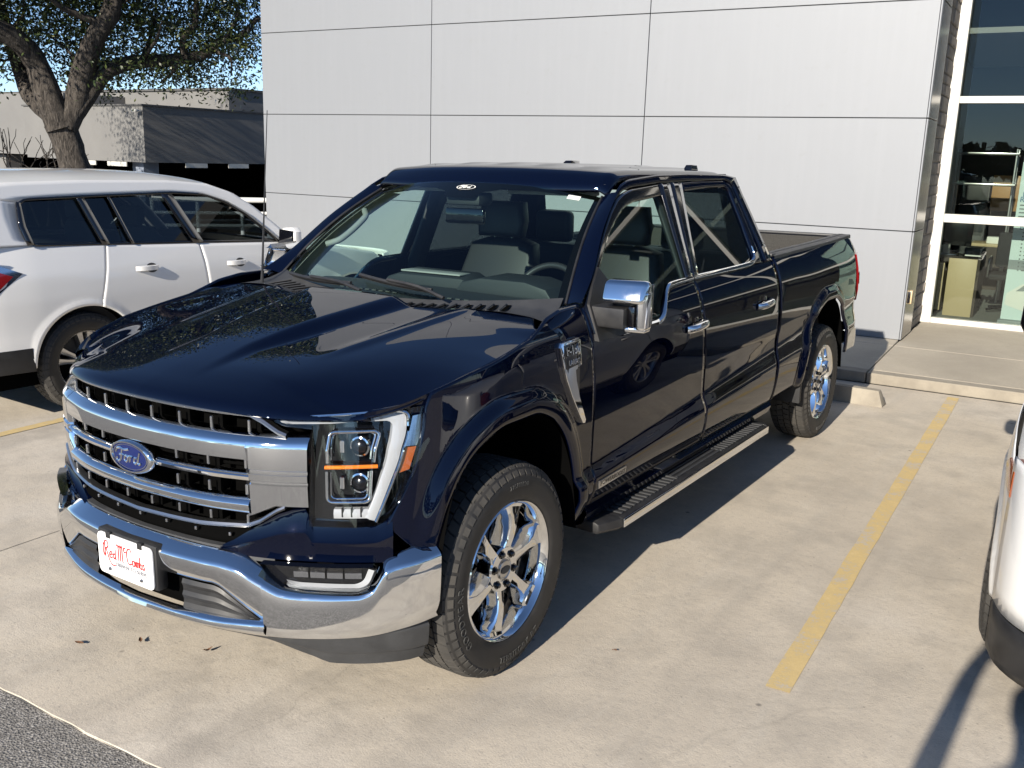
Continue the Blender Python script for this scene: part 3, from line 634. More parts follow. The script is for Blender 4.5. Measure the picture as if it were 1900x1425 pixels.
# ---- cowl with slots, wipers, antenna mast
G = []
for t in np.linspace(0, 1, 8):
    row = []
    for u in np.linspace(-1, 1, 61):
        a = abs(u); yr = .235+.13*float(sm(.25, .8, a))-.02*float(sm(.9, 1, a)); x0 = u*.91; p1 = wsp(u*.985, .03)
        p0 = np.array([x0, yr-.01, float(zc_f(yr))-.010-.02*a**6]); p = p0+(p1-p0)*t; p[2] -= .014*math.sin(math.pi*t)-.012*float(sm(.75, 1, t)); row.append(p)
    G.append(row)
cowl = grid('cowl_panel', G, 'grey_plastic', T, sharp=50)
G = np.array(G)
for i in range(26):
    u = -.78+1.52*i/25; 
    if abs(u) < .03: continue
    def cp(u_, t_):
        a = (u_+1)/2*60; i0 = int(a); fr = a-i0; b = t_*7; j0 = min(int(b), 6); fb = b-j0
        q = (G[j0][i0]*(1-fr)+G[j0][min(i0+1, 60)]*fr)*(1-fb)+(G[j0+1][i0]*(1-fr)+G[j0+1][min(i0+1, 60)]*fr)*fb; return q+np.array([0, -.001, .004])
    w_ = .020
    mesh('cowl_slot', [cp(u, .30), cp(u+w_, .30), cp(u+w_+.018, .80), cp(u+.018, .80)], [(0, 1, 2, 3)], 'deep_black', cowl, smooth=False)
    tube('cowl_rib', [cp(u-.004, .26), cp(u+.012, .84)], .003, 'grey_plastic', cowl, 5)
for (u0, t0, u1, t1) in ((-.80, .03, -.18, .075), (-.16, .135, .36, .075)):
    P = [wsp(u0+(u1-u0)*k, t0+(t1-t0)*k)+np.array([0, -.028, .026]) for k in np.linspace(0, 1, 12)]
    wb_ = tube('wiper', P, .0085, 'black_plastic', T, 6)
    Q = [np.array(P[5])+np.array([0, -.012, .012]), np.array(P[8])+np.array([.05, -.02, .008]), np.array(P[-1])+np.array([.10, -.05, -.02])]
    tube('wiper_arm', crv(Q, 10), .008, 'black_plastic', wb_, 6)
    tube('wiper_blade', [p+np.array([0, .014, -.012]) for p in P], .005, 'rubber', wb_, 5)
tube('radio_antenna', [(-.785, .44, 1.30), (-.785, .445, 1.36), (-.785, .48, 1.75), (-.785, .515, 2.117)], [.009, .006, .0028, .002], 'black_plastic', T, 6)
# ---- front end: dark core, grille frame, bars, teeth
def fstrip(name, xs_, zlo, zhi, m_, par, off=0, sect=None, n=60, thick=0, x0=None, x1=None):
    """strip over the front plan curve between zlo(x) and zhi(x); sect = list of (t, off)"""
    sect = sect or [(0, off), (1, off)]
    X = np.linspace(xs_[0], xs_[1], n); G = []
    for t, o_ in sect: G.append([FP(x, float(zlo(x))+(float(zhi(x))-float(zlo(x)))*t, o_) for x in X])
    return grid(name, G, m_, par, thick=thick, flip=True, sharp=50)
K = lambda v: (lambda x: v)
core = fstrip('grille_core', (-.69, .69), K(.60), K(1.11), 'deep_black', T, off=-.085, n=50)
G = []
grl = fstrip('grille', (-.486, .486), K(.945), K(1.034), 'chrome', T, sect=[(0, -.05), (0, .004), (.045, .012), (.50, .017), (.66, .018), (.74, .016), (.97, -.006), (1, -.045)], n=80)
def bowed(a, b): return lambda x: a+(b-a)*min(1, abs(x)/.47)**2
fstrip('grille_bar', (-.486, .486), bowed(.766, .764), bowed(.814, .818), 'chrome', grl, sect=[(0, -.05), (0, .002), (.08, .008), (.55, .013), (.62, .012), (.97, -.008), (1, -.05)], n=80)
for s in (1, -1):
    # end plates with the two ridges
    zz = [(.752, -.04), (.752, .0), (.757, .006), (.868, .012), (.872, .005), (.877, .005), (.883, .014), (.904, .015), (.909, .007), (.914, .007), (.919, .013), (.99, .0175), (1.006, .018), (1.012, .016), (1.032, -.006), (1.034, -.04)]
    Xs = np.linspace(.482, .668, 20)
    G = []
    for z, o_ in zz:
        row = []
        for i, x in enumerate(Xs):
            zz_ = z
            if z < .81: zz_ = z+.042*min(1, max(0, (x-.485)/.085))*(1 if z < .79 else .3)
            row.append(FP(s*x, zz_, o_-(.03 if i == 0 and .815 < z < .945 else 0)))
        G.append(row)
    grid('grille_end_plate', G, 'chrome', grl, flip=(s > 0), sharp=40)
    fstrip('grille_bar', (s*.105, s*.49), K(.876), K(.902), 'chrome', grl, sect=[(0, -.03), (.05, .004), (.6, .012), (.95, .004), (1, -.03)], n=30)
    # rim of the middle opening
    tube('opening_rim', [FP(s*.478, z, -.012) for z in (.815, .83, .88, .94, .955)], .008, 'gloss_black', grl, 6)
# satin outline of the upper and the lower opening
up_ = crv([(-.60, 1.030), (-.575, 1.040), (-.52, 1.072), (-.475, 1.090), (-.3, 1.092), (0, 1.094), (.3, 1.092), (.475, 1.090), (.52, 1.072), (.575, 1.040), (.60, 1.030)], 90, False)
lo_ = crv([(-.60, .795), (-.575, .782), (-.52, .742), (-.475, .722), (-.3, .708), (0, .700), (.3, .708), (.475, .722), (.52, .742), (.575, .782), (.60, .795)], 90, False)
for nm, c in (('grille_outline', up_), ('grille_outline', lo_)):
    G = []
    for dz, o_ in ((-.008, -.02), (-.007, .006), (0, .011), (.007, .006), (.008, -.02)): G.append([FP(x, z+dz, o_) for x, z in c])
    grid(nm, G, 'satin_chrome', grl, flip=True, sharp=40)
def tooth(x, z, h): 
    p = FP(x, z, 0); a = math.atan2(PN(x)[0], -PN(x)[1])
    box('grille_tooth', (-.0048, -.012, -h/2), (.0048, -.002, h/2), 'satin_chrome', grl, .002, 1, Matrix.Rotation(a, 3, 'Z'), loc=(p[0], p[1]+.012, p[2]))
    box('tooth_rib', (-.009, .0, -h*.9), (.009, .05, h*.9), 'deep_black', grl, 0, 1, Matrix.Rotation(a, 3, 'Z'), loc=(p[0], p[1]+.035, p[2]))
tx = [(-.472+.135*i) for i in range(8)]
for x in tx: tooth(x, 1.052, .040)
for x in tx:
    if abs(x) > .14: tooth(x, .932, .034); tooth(x, .843, .034)
for x in tx: tooth(x, .742, .030)
for i in range(7): tooth(-.405+.135*i, .680, .012)
# horizontal dark slats behind
for z in (1.028, .912, .866, .762): fstrip('grille_slat', (-.60, .60), K(z-.005), K(z+.005), 'deep_black', core, off=-.05, n=30)
# radar / lower black insert, then body-coloured lower panel
fstrip('lower_grille_insert', (-.50, .50), K(.625), lambda x: .692+.02*min(1, abs(x)/.5), 'deep_black', T, sect=[(0, -.03), (.3, -.012), (.5, -.012), (1, -.045)], n=50)
fstrip('bumper_filler', (-.56, .56), K(.600), K(.640), 'grey_plastic', T, sect=[(0, -.0), (.9, -.0), (1, -.03)], n=50)
for s in (1, -1):
    X = np.linspace(.34, .885, 56); G = []
    def ztop(x): return float(np.interp(x, [.34, .42, .48, .52, .575, .62, .665, .67, .80, .85, .88, .905, .955], [.618, .662, .705, .730, .768, .785, .790, .733, .733, .735, .765, .80, .82]))
    for t, o_ in ((0, -.03), (.0, .004), (.40, .004), (.52, .010), (.58, .012), (.66, .004), (1, -.004), (1, -.03)):
        G.append([FP(s*x, .615+(ztop(x)-.615)*t, o_) for x in X])
    grid('front_lower_panel', G, 'navy_paint', T, flip=(s > 0), sharp=40)
    X = np.linspace(.50, .945, 24)
    grid('panel_above_lamp', [[FP(s*x, z, o_) for x in X] for z, o_ in ((1.075, -.03), (1.092, -.03), (1.10, -.05))], 'deep_black', T, flip=(s > 0))
# ---- oval badge
f = lambda a, b, c=0: (a, -.872-c-.02*(1-(a/.13)**2)*0+.35*a*a, .889+b)
th = np.linspace(0, 2*math.pi, 48, endpoint=False)
G = [[f(k*.118*math.cos(t), k*.058*math.sin(t), c) for t in th] for k, c in ((.93, -.02), (1.0, .0), (.98, .012), (.92, .018), (.84, .018), (.82, .012))]
bad = grid('front_badge', G, 'chrome', grl, wrap=True, flip=False, sharp=50)
G = [[f(k*.118*.835*math.cos(t), k*.058*.80*math.sin(t), c) for t in th] for k, c in ((1, .013), (.6, .015), (.02, .0155))]
grid('badge_field', G, 'blue_enamel', grl, wrap=True)
G = [[f(k*.118*.835*math.cos(t), k*.058*.80*math.sin(t), .0148) for t in th] for k in (.90, .94)]
grid('badge_ring', G, 'chrome', grl, wrap=True)
strokes('badge_script', FORD, f, .062, .0042, 'chrome', grl, .016)
# ---- bumper
bt = pchip([0, .38, .45, .53, .60, .66, .80, .835, .87, .93, .965], [.600, .597, .588, .548, .517, .512, .514, .530, .600, .622, .632])
bb = pchip([0, .35, .5, .6, .8, .965], [.400, .385, .352, .352, .358, .395])
BO = .052
def boff(x): return BO*(1-.35*float(sm(.6, .97, abs(x))))
it = lambda x: float(np.interp(abs(x), [0, .36, .385, .52, .54], [.512, .512, .505, .415, .40]))
def bstrip(name, X, zl, zh, par, mm='chrome', bv=1.0):
    G = []; h = .5
    secs = [('t', .024, -.085), ('t', .033, -.050), ('t', .030, -.044), ('t', .004, -.002), ('t', -.002, .004), ('t', -.012, .008)]
    for _, dz, o_ in secs: G.append([FP(x, zh(x)+dz*bv, boff(x)+o_*bv) for x in X])
    for k in (.25, .5, .75): G.append([FP(x, (zh(x)-.012)*(1-k)+(zl(x)+.008)*k, boff(x)+.008-.016*k+.004*math.sin(math.pi*k)) for x in X])
    G += [[FP(x, zl(x)+.008, boff(x)-.008) for x in X], [FP(x, zl(x), boff(x)-.016) for x in X], [FP(x, zl(x), boff(x)-.06) for x in X]]
    return grid(name, G, mm, par, flip=False, sharp=60)
btf = lambda x: float(bt(abs(x))); bbf = lambda x: float(bb(abs(x)))
bum = bstrip('front_bumper', np.linspace(-.54, .54, 110), lambda x: it(x), btf, T)
for s in (1, -1):
    X = np.linspace(.538, .953, 80)*s
    o = bstrip('bumper_end', X if s > 0 else X[::-1], bbf, btf, bum)
    Pq = [FP(s*.972, z, boff(.97)+.006) for z in (.40, .5, .62)]
lowz = lambda x: float(np.interp(abs(x), [0, .4, .54], [.352, .352, .352]))
hiz = lambda x: float(np.interp(abs(x), [0, .4, .54], [.384, .390, .400]))
bstrip('bumper_lower_strip', np.linspace(-.54, .54, 80), lowz, hiz, bum, bv=.35)
fstrip('intake_core', (-.56, .56), K(.38), K(.54), 'deep_black', T, off=-.02, n=40)
for s in (1, -1):      # ribbed black covers beside the plate
    G = []
    for k in range(9):
        t = k/8; row = []
        for x in np.linspace(.235, .535, 24):
            z1 = it(x)-.006; z0 = hiz(x)+.004; zz = z0+(z1-z0)*t; row.append(FP(s*x, max(zz, z0), boff(x)-.018+(.006 if k % 3 == 1 else 0)))
        G.append(row)
    grid('intake_cover', G, 'black_plastic', bum, flip=(s > 0), sharp=20)
# plate and its bracket
plc = np.array([0, -.930, .53])
box('plate_bracket', (-.163, -.924, .448), (.163, -.88, .612), 'black_plastic', T, .008)
pts = []
for cx, cz, a0 in ((.132, .056, 0), (-.132, .056, 90), (-.132, -.056, 180), (.132, -.056, 270)):
    pts += [(cx+.02*math.cos(rad(a0+k*18)), cz+.02*math.sin(rad(a0+k*18))) for k in range(6)]
lp = prism('licence_plate', pts, lambda a, b: (a, -.932, .527+b), lambda a, b: (a, -.927, .527+b), 'plate_white', T)
pf = lambda u, v, w=0: (u, -.9335-w, .527+v)
def sfy(s): return s
RED = {'R': [[(0, 0), (.02, .55), (.0, .85), (.1, 1.0), (.3, .95), (.34, .72), (.18, .55), (.05, .52)], [(.12, .52), (.25, .2), (.45, -.25), (.7, -.42), (.95, -.36)]],
       'loop': [[(.0, .85), (-.14, .7), (-.16, .35), (-.05, .05), (.08, .2)]],
       'e': [[(0, .2), (.2, .26), (.17, .42), (.04, .38), (-.02, .18), (.06, .02), (.22, .08)]], 'd': [[(.2, .3), (.06, .32), (0, .12), (.1, .02), (.2, .14), (.24, .62)], [(.22, .2), (.24, .02), (.32, .04)]],
       'M': [[(-.15, .92), (.0, .98), (.05, .5), (.03, 0)], [(.05, .85), (.2, .98), (.23, .5), (.21, 0)], [(.23, .85), (.38, .98), (.40, .5), (.42, .0), (.48, .02)]], 'c': [[(.18, .92), (.04, .94), (0, .78), (.06, .66), (.2, .7)]],
       'C': [[(.42, .8), (.32, .98), (.12, .92), (0, .55), (.06, .15), (.22, 0), (.42, .12)]], 'o': [[(.12, .34), (0, .28), (0, .08), (.12, .0), (.22, .14), (.16, .32), (.28, .3)]],
       'm': [[(0, .34), (.03, .0)], [(.02, .26), (.12, .34), (.15, .0)], [(.14, .26), (.26, .34), (.30, .02)]], 'b': [[(.04, .7), (.02, .05), (.14, .0), (.22, .16), (.12, .32), (.03, .2)]], 's': [[(.16, .34), (.03, .28), (.14, .14), (.1, .0), (-.02, .05)]]}
lines = []; x = 0
for ch, adv, dx in (('R', .0, 0), ('loop', .46, 0), ('e', .30, 0), ('d', .50, 0), ('M', .56, 0), ('c', .26, 0), ('C', .50, 0), ('o', .30, 0), ('m', .36, 0), ('b', .28, 0), ('s', .2, 0)):
    for ln in RED[ch]: lines.append([((a+x-1.88)*1.0, b-.35) for a, b in ln])
    x += adv
strokes('plate_script', lines, lambda a, b, c=0: pf(a*.060, b*.060+.010-a*.0012*.0, c), 1.0, .0026, 'plate_red', lp)
text_obj('plate_lettering', 'DRIVEN TO SERVE', .0215, 'plate_grey', lp, lambda u, v, w: pf(u+.034, v-.0275, w+.001), .0006)
mesh('plate_rule', [pf(-.052, -.042), (0.0, -.9337, .4848), (0.0, -.9337, .4857), pf(-.052, -.041)], [(0, 1, 2, 3)], 'plate_grey', lp, smooth=False)
for a in (-.088, .088):
    box('plate_clip', (a-.012, -.9352, .588), (a+.012, -.926, .612), 'black_plastic', lp, .001)
    lathe('plate_screw', [(-.9345, .007), (-.938, .005), (-.9385, 0)], 'satin_chrome', lp, 12, 'y', (a, 0, .474))
# ---- valance / air dam
G = []
vb = pchip([0, .35, .5, .66, .72, .965], [.318, .322, .318, .270, .245, .235])
for t, o_ in ((0, -.02), (.12, -.005), (.5, -.012), (.58, -.018), (.6, -.03), (1, -.045), (1, -.09)):
    G.append([FP(x, .362+(float(vb(abs(x)))-.362)*t+(.02*float(sm(.6, .95, abs(x))) if t < .3 else 0), boff(x)+o_-.018) for x in np.linspace(-.946, .946, 90)])
grid('air_dam', G, 'grey_plastic', T, flip=True, sharp=40, thick=0)
# ---- head lamps
HLO = [(.668, .735), (.668, 1.050), (.585, 1.060), (.555, 1.075), (.575, 1.088), (.70, 1.092), (.82, 1.098), (.90, 1.108), (.936, 1.114), (.947, 1.085), (.950, 1.02), (.943, .97), (.925, .89), (.90, .815), (.875, .76), (.85, .738), (.80, .733)]
def fpatch(name, pts, off, m_, par, s=1, n=9, back=None):
    """filled outline laid over the front plan curve: pts (x,z)"""
    bm = bmesh.new(); vs = [bm.verts.new((x, 0, z)) for x, z in pts]; fc = bm.faces.new(vs)
    xs0 = [p[0] for p in pts]
    for k in range(1, n):
        xx = min(xs0)+(max(xs0)-min(xs0))*k/n
        bmesh.ops.bisect_plane(bm, geom=list(bm.verts)+list(bm.edges)+list(bm.faces), plane_co=(xx, 0, 0), plane_no=(1, 0, 0))
    if back is not None:
        r = bmesh.ops.extrude_face_region(bm, geom=list(bm.faces)); nv_ = [g for g in r['geom'] if isinstance(g, bmesh.types.BMVert)]
        ns = set(nv_)
    else: ns = None
    for v in bm.verts:
        o_ = off if (ns is None or v in ns) else back
        p = FP(v.co.x*s, v.co.z, o_); v.co = p
    return bm_obj(name, bm, m_, par, sharp=40)
def ring_pts(pts, w_):
    P = np.array(pts); c = P.mean(0); out = []
    n = len(P)
    for i in range(n):
        a, b, d = P[i-1], P[i], P[(i+1) % n]; e1 = b-a; e2 = d-b; n1 = np.array([-e1[1], e1[0]])/np.linalg.norm(e1); n2 = np.array([-e2[1], e2[0]])/np.linalg.norm(e2); q = n1+n2; q /= max(.5, np.dot(q, q)/2)**1
        out.append(b+q*w_)
    return out
for s in (1, -1):
    hl = fpatch('headlamp', HLO, -.055, 'gloss_black', T, s, 12)
    rim = [HLO[0]]
    Q = crv(HLO+[HLO[0]], 90, False)
    grid('headlamp_wall', [[FP(s*x, z, o_) for x, z in Q] for o_ in (-.056, .002)], 'gloss_black', hl, flip=(s > 0))
    fpatch('headlamp_lens', HLO, .003, 'lens_glass', hl, s, 14)
    # white light guide: top arm and outer leg
    A = crv([(.560, 1.076), (.60, 1.082), (.70, 1.086), (.80, 1.092), (.875, 1.098), (.905, 1.085), (.912, 1.03), (.905, .96), (.885, .88), (.862, .80), (.845, .748)], 60)
    B = crv([(.590, 1.062), (.62, 1.062), (.70, 1.062), (.80, 1.066), (.862, 1.066), (.876, 1.05), (.878, 1.01), (.872, .95), (.855, .88), (.835, .81), (.818, .762)], 60)
    G = [[FP(s*x, z, -.045) for x, z in A], [FP(s*x, z, -.014) for x, z in A*.94+B*.06], [FP(s*x, z, -.008) for x, z in A*.5+B*.5], [FP(s*x, z, -.014) for x, z in A*.06+B*.94], [FP(s*x, z, -.045) for x, z in B]]
    grid('light_guide', G, 'lamp_white', hl, flip=(s > 0), sharp=60)
    tube('guide_trim', [FP(s*x, z+.004, -.004) for x, z in A[:34]], .006, 'chrome', hl, 6)
    tube('guide_trim', [FP(s*(x+.002), z, -.006) for x, z in A[34:]], .005, 'chrome', hl, 6)
    fpatch('side_marker', [(.918, 1.08), (.938, 1.085), (.940, 1.02), (.934, .985), (.915, .985)], -.012, 'reflector', hl, s, 3)
    fpatch('side_marker_amber', [(.915, .982), (.934, .982), (.922, .91), (.90, .90)], -.012, 'amber_dim', hl, s, 3)
    for zc, zs in ((.985, 1), (.866, -1)):     # two projector cells
        o_ = [(.718, zc-.046), (.718, zc+.044), (.726, zc+.052), (.838, zc+.052), (.850, zc+.042), (.842, zc-.046)]
        if zs < 0: o_ = [(.716, zc+.046), (.716, zc-.046), (.726, zc-.056), (.822, zc-.056), (.832, zc-.046), (.836, zc+.046)]
        pth = crv(o_, 40, False)
        tube('cell_frame', [FP(s*x, z, -.016) for x, z in pth], .0055, 'chrome', hl, 8)
        inn = [(x*.86+.779*.14, z*.86+zc*.14) for x, z in o_]
        tube('cell_frame', [FP(s*x, z, -.03) for x, z in crv(inn, 40, False)], .003, 'chrome', hl, 6)
        p = FP(s*.806, zc+.0, -.04); n_ = PN(s*.78)*.6+np.array([0, -1])*.4; a = math.atan2(n_[0], -n_[1])
        lens = lathe('projector_lens', [(.018, .026), (0, .0265), (-.008, .023), (-.014, .014), (-.016, 0)], 'monitor_black', hl, 28, 'y', (0, 0, 0)); lens.location = p; lens.rotation_euler = (0, 0, a)
        rg = lathe('projector_ring', [(.012, .034), (-.004, .0335), (-.006, .028), (.0, .0265)], 'chrome', hl, 28, 'y'); rg.location = p; rg.rotation_euler = (0, 0, a)
        q = FP(s*.757, zc, -.045); box('cell_louvre', (-.008, -.01, -.02), (.008, .01, .022), 'reflector', hl, .002, 1, Matrix.Rotation(a, 3, 'Z'), loc=q)
    tube('amber_bar', [FP(s*x, .925, -.014) for x in np.linspace(.712, .852, 12)], .0065, 'amber_lens', hl, 8)
    G = [[FP(s*x, z, o_) for x in np.linspace(.735, .828, 16)] for z, o_ in ((.757, -.03), (.757, -.016), (.774, -.012), (.787, -.018), (.787, -.04))]
    grid('running_lamp', G, 'lamp_white', hl, flip=(s > 0), sharp=40)
    for x in np.linspace(.76, .81, 3): box('lamp_divider', (-.001, -.004, -.016), (.002, .004, .016), 'gloss_black', hl, loc=FP(s*x, .779, -.013))
    # fog lamp in the bumper dip
    fo = [(.530, .612), (.555, .575), (.60, .535), (.66, .524), (.80, .524), (.825, .535), (.848, .600), (.842, .615)]
    fl_ = fpatch('fog_lamp', fo, .012, 'gloss_black', T, s, 10)
    Q = crv(fo+[fo[0]], 60, False); grid('fog_lamp_wall', [[FP(s*x, z, q) for x, z in Q] for q in (.012, .045)], 'gloss_black', fl_, flip=(s > 0))
    G = [[FP(s*x, z, q) for x, z in crv(c, 40)] for c, q in (([(.60, .553), (.65, .546), (.79, .546), (.812, .556), (.828, .598)], .016), ([(.61, .55), (.65, .538), (.80, .538), (.826, .552), (.842, .598)], .030), ([(.60, .545), (.65, .532), (.805, .532), (.832, .548), (.847, .598)], .02))]
    grid('fog_light_guide', G, 'lamp_white', fl_, flip=(s < 0), sharp=60)
    for k in range(4):
        x = .625+.048*k; G = [[FP(s*xx, z, q) for xx in (x, x+.008, x+.022, x+.036, x+.042)] for z, q in ((.560, .012), (.568, .024), (.588, .026), (.602, .014))]
        grid('fog_reflector', G, 'reflector', fl_, flip=(s > 0), sharp=20)
    fpatch('fog_lens', [(x*.99+.007, z) for x, z in fo], .034, 'lens_glass', fl_, s, 10)
    # ---- fender vent badge
    def fv(y, z, o_): return (s*(float(XS([y], [z])[0])+o_), y, z)
    vp = [(.318, 1.205), (.33, 1.222), (.47, 1.226), (.48, 1.215), (.474, 1.118), (.418, 1.108), (.425, 1.06), (.455, .985), (.52, .885), (.515, .87), (.497, .872), (.40, 1.00), (.352, 1.075), (.335, 1.13)]
    vb_ = prism('fender_vent', vp, lambda y, z: fv(y, z, .016), lambda y, z: fv(y, z, -.01), 'chrome', T, .004, sharp=30)
    prism('vent_plate', [(.345, 1.212), (.472, 1.217), (.467, 1.126), (.352, 1.118)], lambda y, z: fv(y, z, .0185), lambda y, z: fv(y, z, .01), 'gloss_black', vb_, .002)
    prism('vent_inset', [(.428, 1.10), (.472, 1.108), (.468, 1.0), (.515, .90), (.46, .985), (.43, 1.05)], lambda y, z: fv(y, z, .006), lambda y, z: fv(y, z, -.01), 'gloss_black', T)
    sg = 1 if s > 0 else -1
    text_obj('vent_lettering', 'F-150', .058, 'chrome', vb_, lambda u, v, w: fv(.408+u*sg*.82, 1.186+v*.9, .019+w), .0012)
    text_obj('vent_lettering', 'LARIAT', .032, 'chrome', vb_, lambda u, v, w: fv(.408+u*sg*.82, 1.140+v*.9, .019+w), .0012)
    # powerboost badge on the door bottom
    prism('door_badge', [(.655, .548), (.905, .552), (.905, .588), (.655, .584)], lambda y, z: fv(y, z, .006), lambda y, z: fv(y, z, -.004), 'satin_chrome', T, .001)
    text_obj('badge_lettering', 'POWERBOOST', .030, 'gloss_black', T, lambda u, v, w: fv(.78+u*sg*1.14, .568+v, .0065+w), .0006, shear=.15)
    # keypad on the B pillar
    for k in range(5): lathe('keypad_button', [(0, .006), (.002, .005), (.002, 0)], 'letter_rubber', T, 8, 'x', (s*(float(GX(1.40+.02*k))+.008), 1.71, 1.40+.02*k))
    # ---- door handles
    for hy in (1.655, 2.665):
        P = [(hy-.115, 1.113), (hy-.06, 1.118), (hy+.02, 1.124), (hy+.115, 1.132)]
        G = []
        for y, z in crv(P, 14):
            e = abs(y-hy)/.115; o_ = .042*(1-e**4)+.008; h = .019-.003*e
            G.append([fv(y, z+dz*h, o_*k) for dz, k in ((-1, .25), (-1, .8), (-.5, 1), (.5, 1.0), (1, .8), (1, .25))])
        hd = grid('door_handle', G, 'chrome', T, flip=(s > 0), sharp=50)
        pts = [(hy-.06+.045*math.cos(t), 1.145+.028*math.sin(t)) for t in th[::3]]
        prism('handle_recess', pts, lambda y, z: fv(y, z, .002), lambda y, z: fv(y, z, -.003), 'gloss_black', hd)
        prism('handle_keyhole', [(hy-.03, 1.142), (hy-.03, 1.165), (hy+.005, 1.167), (hy+.01, 1.144)], lambda y, z: fv(y, z, .014), lambda y, z: fv(y, z, -.003), 'gloss_black', hd, .004)
    # ---- running board
    G = []
    rb = prism('running_board', [(.86, .372), (.90, .385), (1.02, .388), (1.045, .380), (1.05, .345), (1.03, .330), (.88, .335)], lambda x, z: (s*x, .80, z), lambda x, z: (s*x, 2.70, z), 'black_plastic', T, .004)
    prism('board_cap', [(.86, .372), (.90, .387), (1.02, .390), (1.047, .380), (1.052, .345), (1.03, .328), (.88, .333)], lambda x, z: (s*(.86+(x-.86)*.72), .672, .36+(z-.36)*.85), lambda x, z: (s*x, .801, z), 'black_plastic', rb, .006)
    prism('board_cap', [(.86, .372), (.90, .387), (1.02, .390), (1.047, .380), (1.052, .345), (1.03, .328), (.88, .333)], lambda x, z: (s*x, 2.699, z), lambda x, z: (s*(.86+(x-.86)*.8), 2.78, .36+(z-.36)*.8), 'black_plastic', rb, .006)
    box('board_trim', (min(s*1.050, s*1.056), .80, .340), (max(s*1.050, s*1.056), 2.70, .382), 'chrome', rb, .002)
    for k in range(44):
        y = .83+k*.0425
        if 1.45 < y < 2.02: continue
        box('tread_ridge', (min(s*.925, s*1.025), y, .386), (max(s*.925, s*1.025), y+.022, .394), 'grey_plastic', rb, .003, 1)
    for k in range(3): box('tread_ridge', (min(s*(.94+k*.03), s*(.955+k*.03)), 1.45, .386), (max(s*(.94+k*.03), s*(.955+k*.03)), 2.03, .393), 'grey_plastic', rb, .003, 1)
    for y in (.95, 1.75, 2.55): box('board_bracket', (min(s*.70, s*.9), y, .33), (max(s*.70, s*.9), y+.06, .36), 'black_plastic', rb)
    # ---- tail lamp, bed details
    G = []
    tlp = [(4.735, 1.262), (4.80, 1.272), (4.86, 1.27), (4.86, .905), (4.83, .90), (4.80, .99), (4.775, 1.08), (4.755, 1.16)]
    prism('tail_lamp', [(y+.09, z) for y, z in tlp], lambda y, z: (s*(float(XS([y], [z])[0])+.012), y, z), lambda y, z: (s*.86, y+.012, z), 'red_lens', T, .006)
    prism('tail_lamp_insert', [(4.89, 1.12), (4.945, 1.125), (4.945, 1.04), (4.90, 1.03)], lambda y, z: (s*(float(XS([y], [z])[0])+.014), y, z), lambda y, z: (s*.9, y+.02, z), 'gloss_black', T, .003)
    # bed rail cap
    G = []
    for y in np.linspace(2.99, 4.90, 30):
        z = float(np.interp(y, [2.985, 3.4, 4.0, 4.55, 4.8, 4.9], [1.365, 1.372, 1.382, 1.392, 1.396, 1.388])); xo = float(XS([y], [z-.01])[0])
        G.append([(s*a, y, b) for a, b in ((xo+.003, z-.012), (xo+.002, z+.006), (xo-.018, z+.014), (xo-.045, z+.013), (xo-.05, z+.018), (xo-.075, z+.018), (xo-.08, z+.012), (xo-.105, z+.010), (xo-.11, z-.02))])
    grid('bed_rail_cap', G, 'grey_plastic', T, flip=(s < 0), sharp=25)
    box('bed_wall', (min(s*.80, s*.815), 3.0, .70), (max(s*.80, s*.815), 4.88, 1.375), 'bed_liner', T)
    for k in range(9): box('bed_wall_rib', (min(s*.785, s*.802), 3.1+k*.2, .95), (max(s*.785, s*.802), 3.19+k*.2, 1.27), 'bed_liner', T, .012, 1)
    # wheel liner
    for (ay, A_) in ((0, ARF), (4.03, ARR)):
        G = [[(s*x, y, z) for y, z in A_] for x in (.985, .955, .60)]
        grid('wheel_liner', G, 'deep_black', T, flip=(s > 0)); 
    prism('mud_flap', [(3.50, .58), (3.545, .60), (3.545, .36), (3.515, .35)], lambda y, z: (s*.99, y, z), lambda y, z: (s*.80, y, z), 'black_plastic', T, .004)
    # rear bumper corner
    G = []
    for y, x in crv([(4.62, .985), (4.85, .985), (5.0, .95), (5.08, .86), (5.10, .6), (5.10, 0)], 40): G.append([(s*(x-.03), y, .70), (s*x, y, .69), (s*(x+.004), y, .62), (s*x, y, .545), (s*(x-.04), y, .52)])
    grid('rear_bumper', G, 'chrome', T, flip=(s > 0), sharp=40)
    G = [[(s*float(XS([y], [.72], False)[0])+s*.004, y, z) for y in np.linspace(4.60, 4.93, 8)] for z in (.690, .712)]
    grid('bumper_gap_trim', G, 'gloss_black', T, flip=(s > 0))
# tailgate, bed floor, bulkhead, cab back with window
box('tailgate', (-.80, 4.86, .72), (.80, 4.95, 1.385), 'navy_paint', T, .015); box('tailgate_liner', (-.785, 4.84, .72), (.785, 4.862, 1.38), 'bed_liner', T)
for k in range(5): box('tailgate_rib', (-.72+k*.3, 4.828, .85), (-.55+k*.3, 4.842, 1.28), 'bed_liner', T, .008, 1)
box('tailgate_cap', (-.86, 4.86, 1.385), (.86, 4.955, 1.402), 'grey_plastic', T, .006)
box('bed_floor', (-.81, 2.99, .68), (.81, 4.90, .71), 'bed_liner', T); box('bed_bulkhead', (-.88, 2.985, .70), (.88, 3.02, 1.365), 'bed_liner', T)
box('bulkhead_cap', (-.90, 2.98, 1.366), (.90, 3.05, 1.384), 'grey_plastic', T, .004)
def cb(x, z): return (x, 2.93-.36*max(0, z-1.33)**1.0, z)
def cwall(name, x0, x1, z0, z1, m_): 
    return grid(name, [[cb(x, z) for x in np.linspace(x0, x1, 12)] for z in np.linspace(z0, z1, 10)], m_, T, thick=.012)
cwall('cab_back', -.93, .93, .5, 1.34, 'navy_paint')
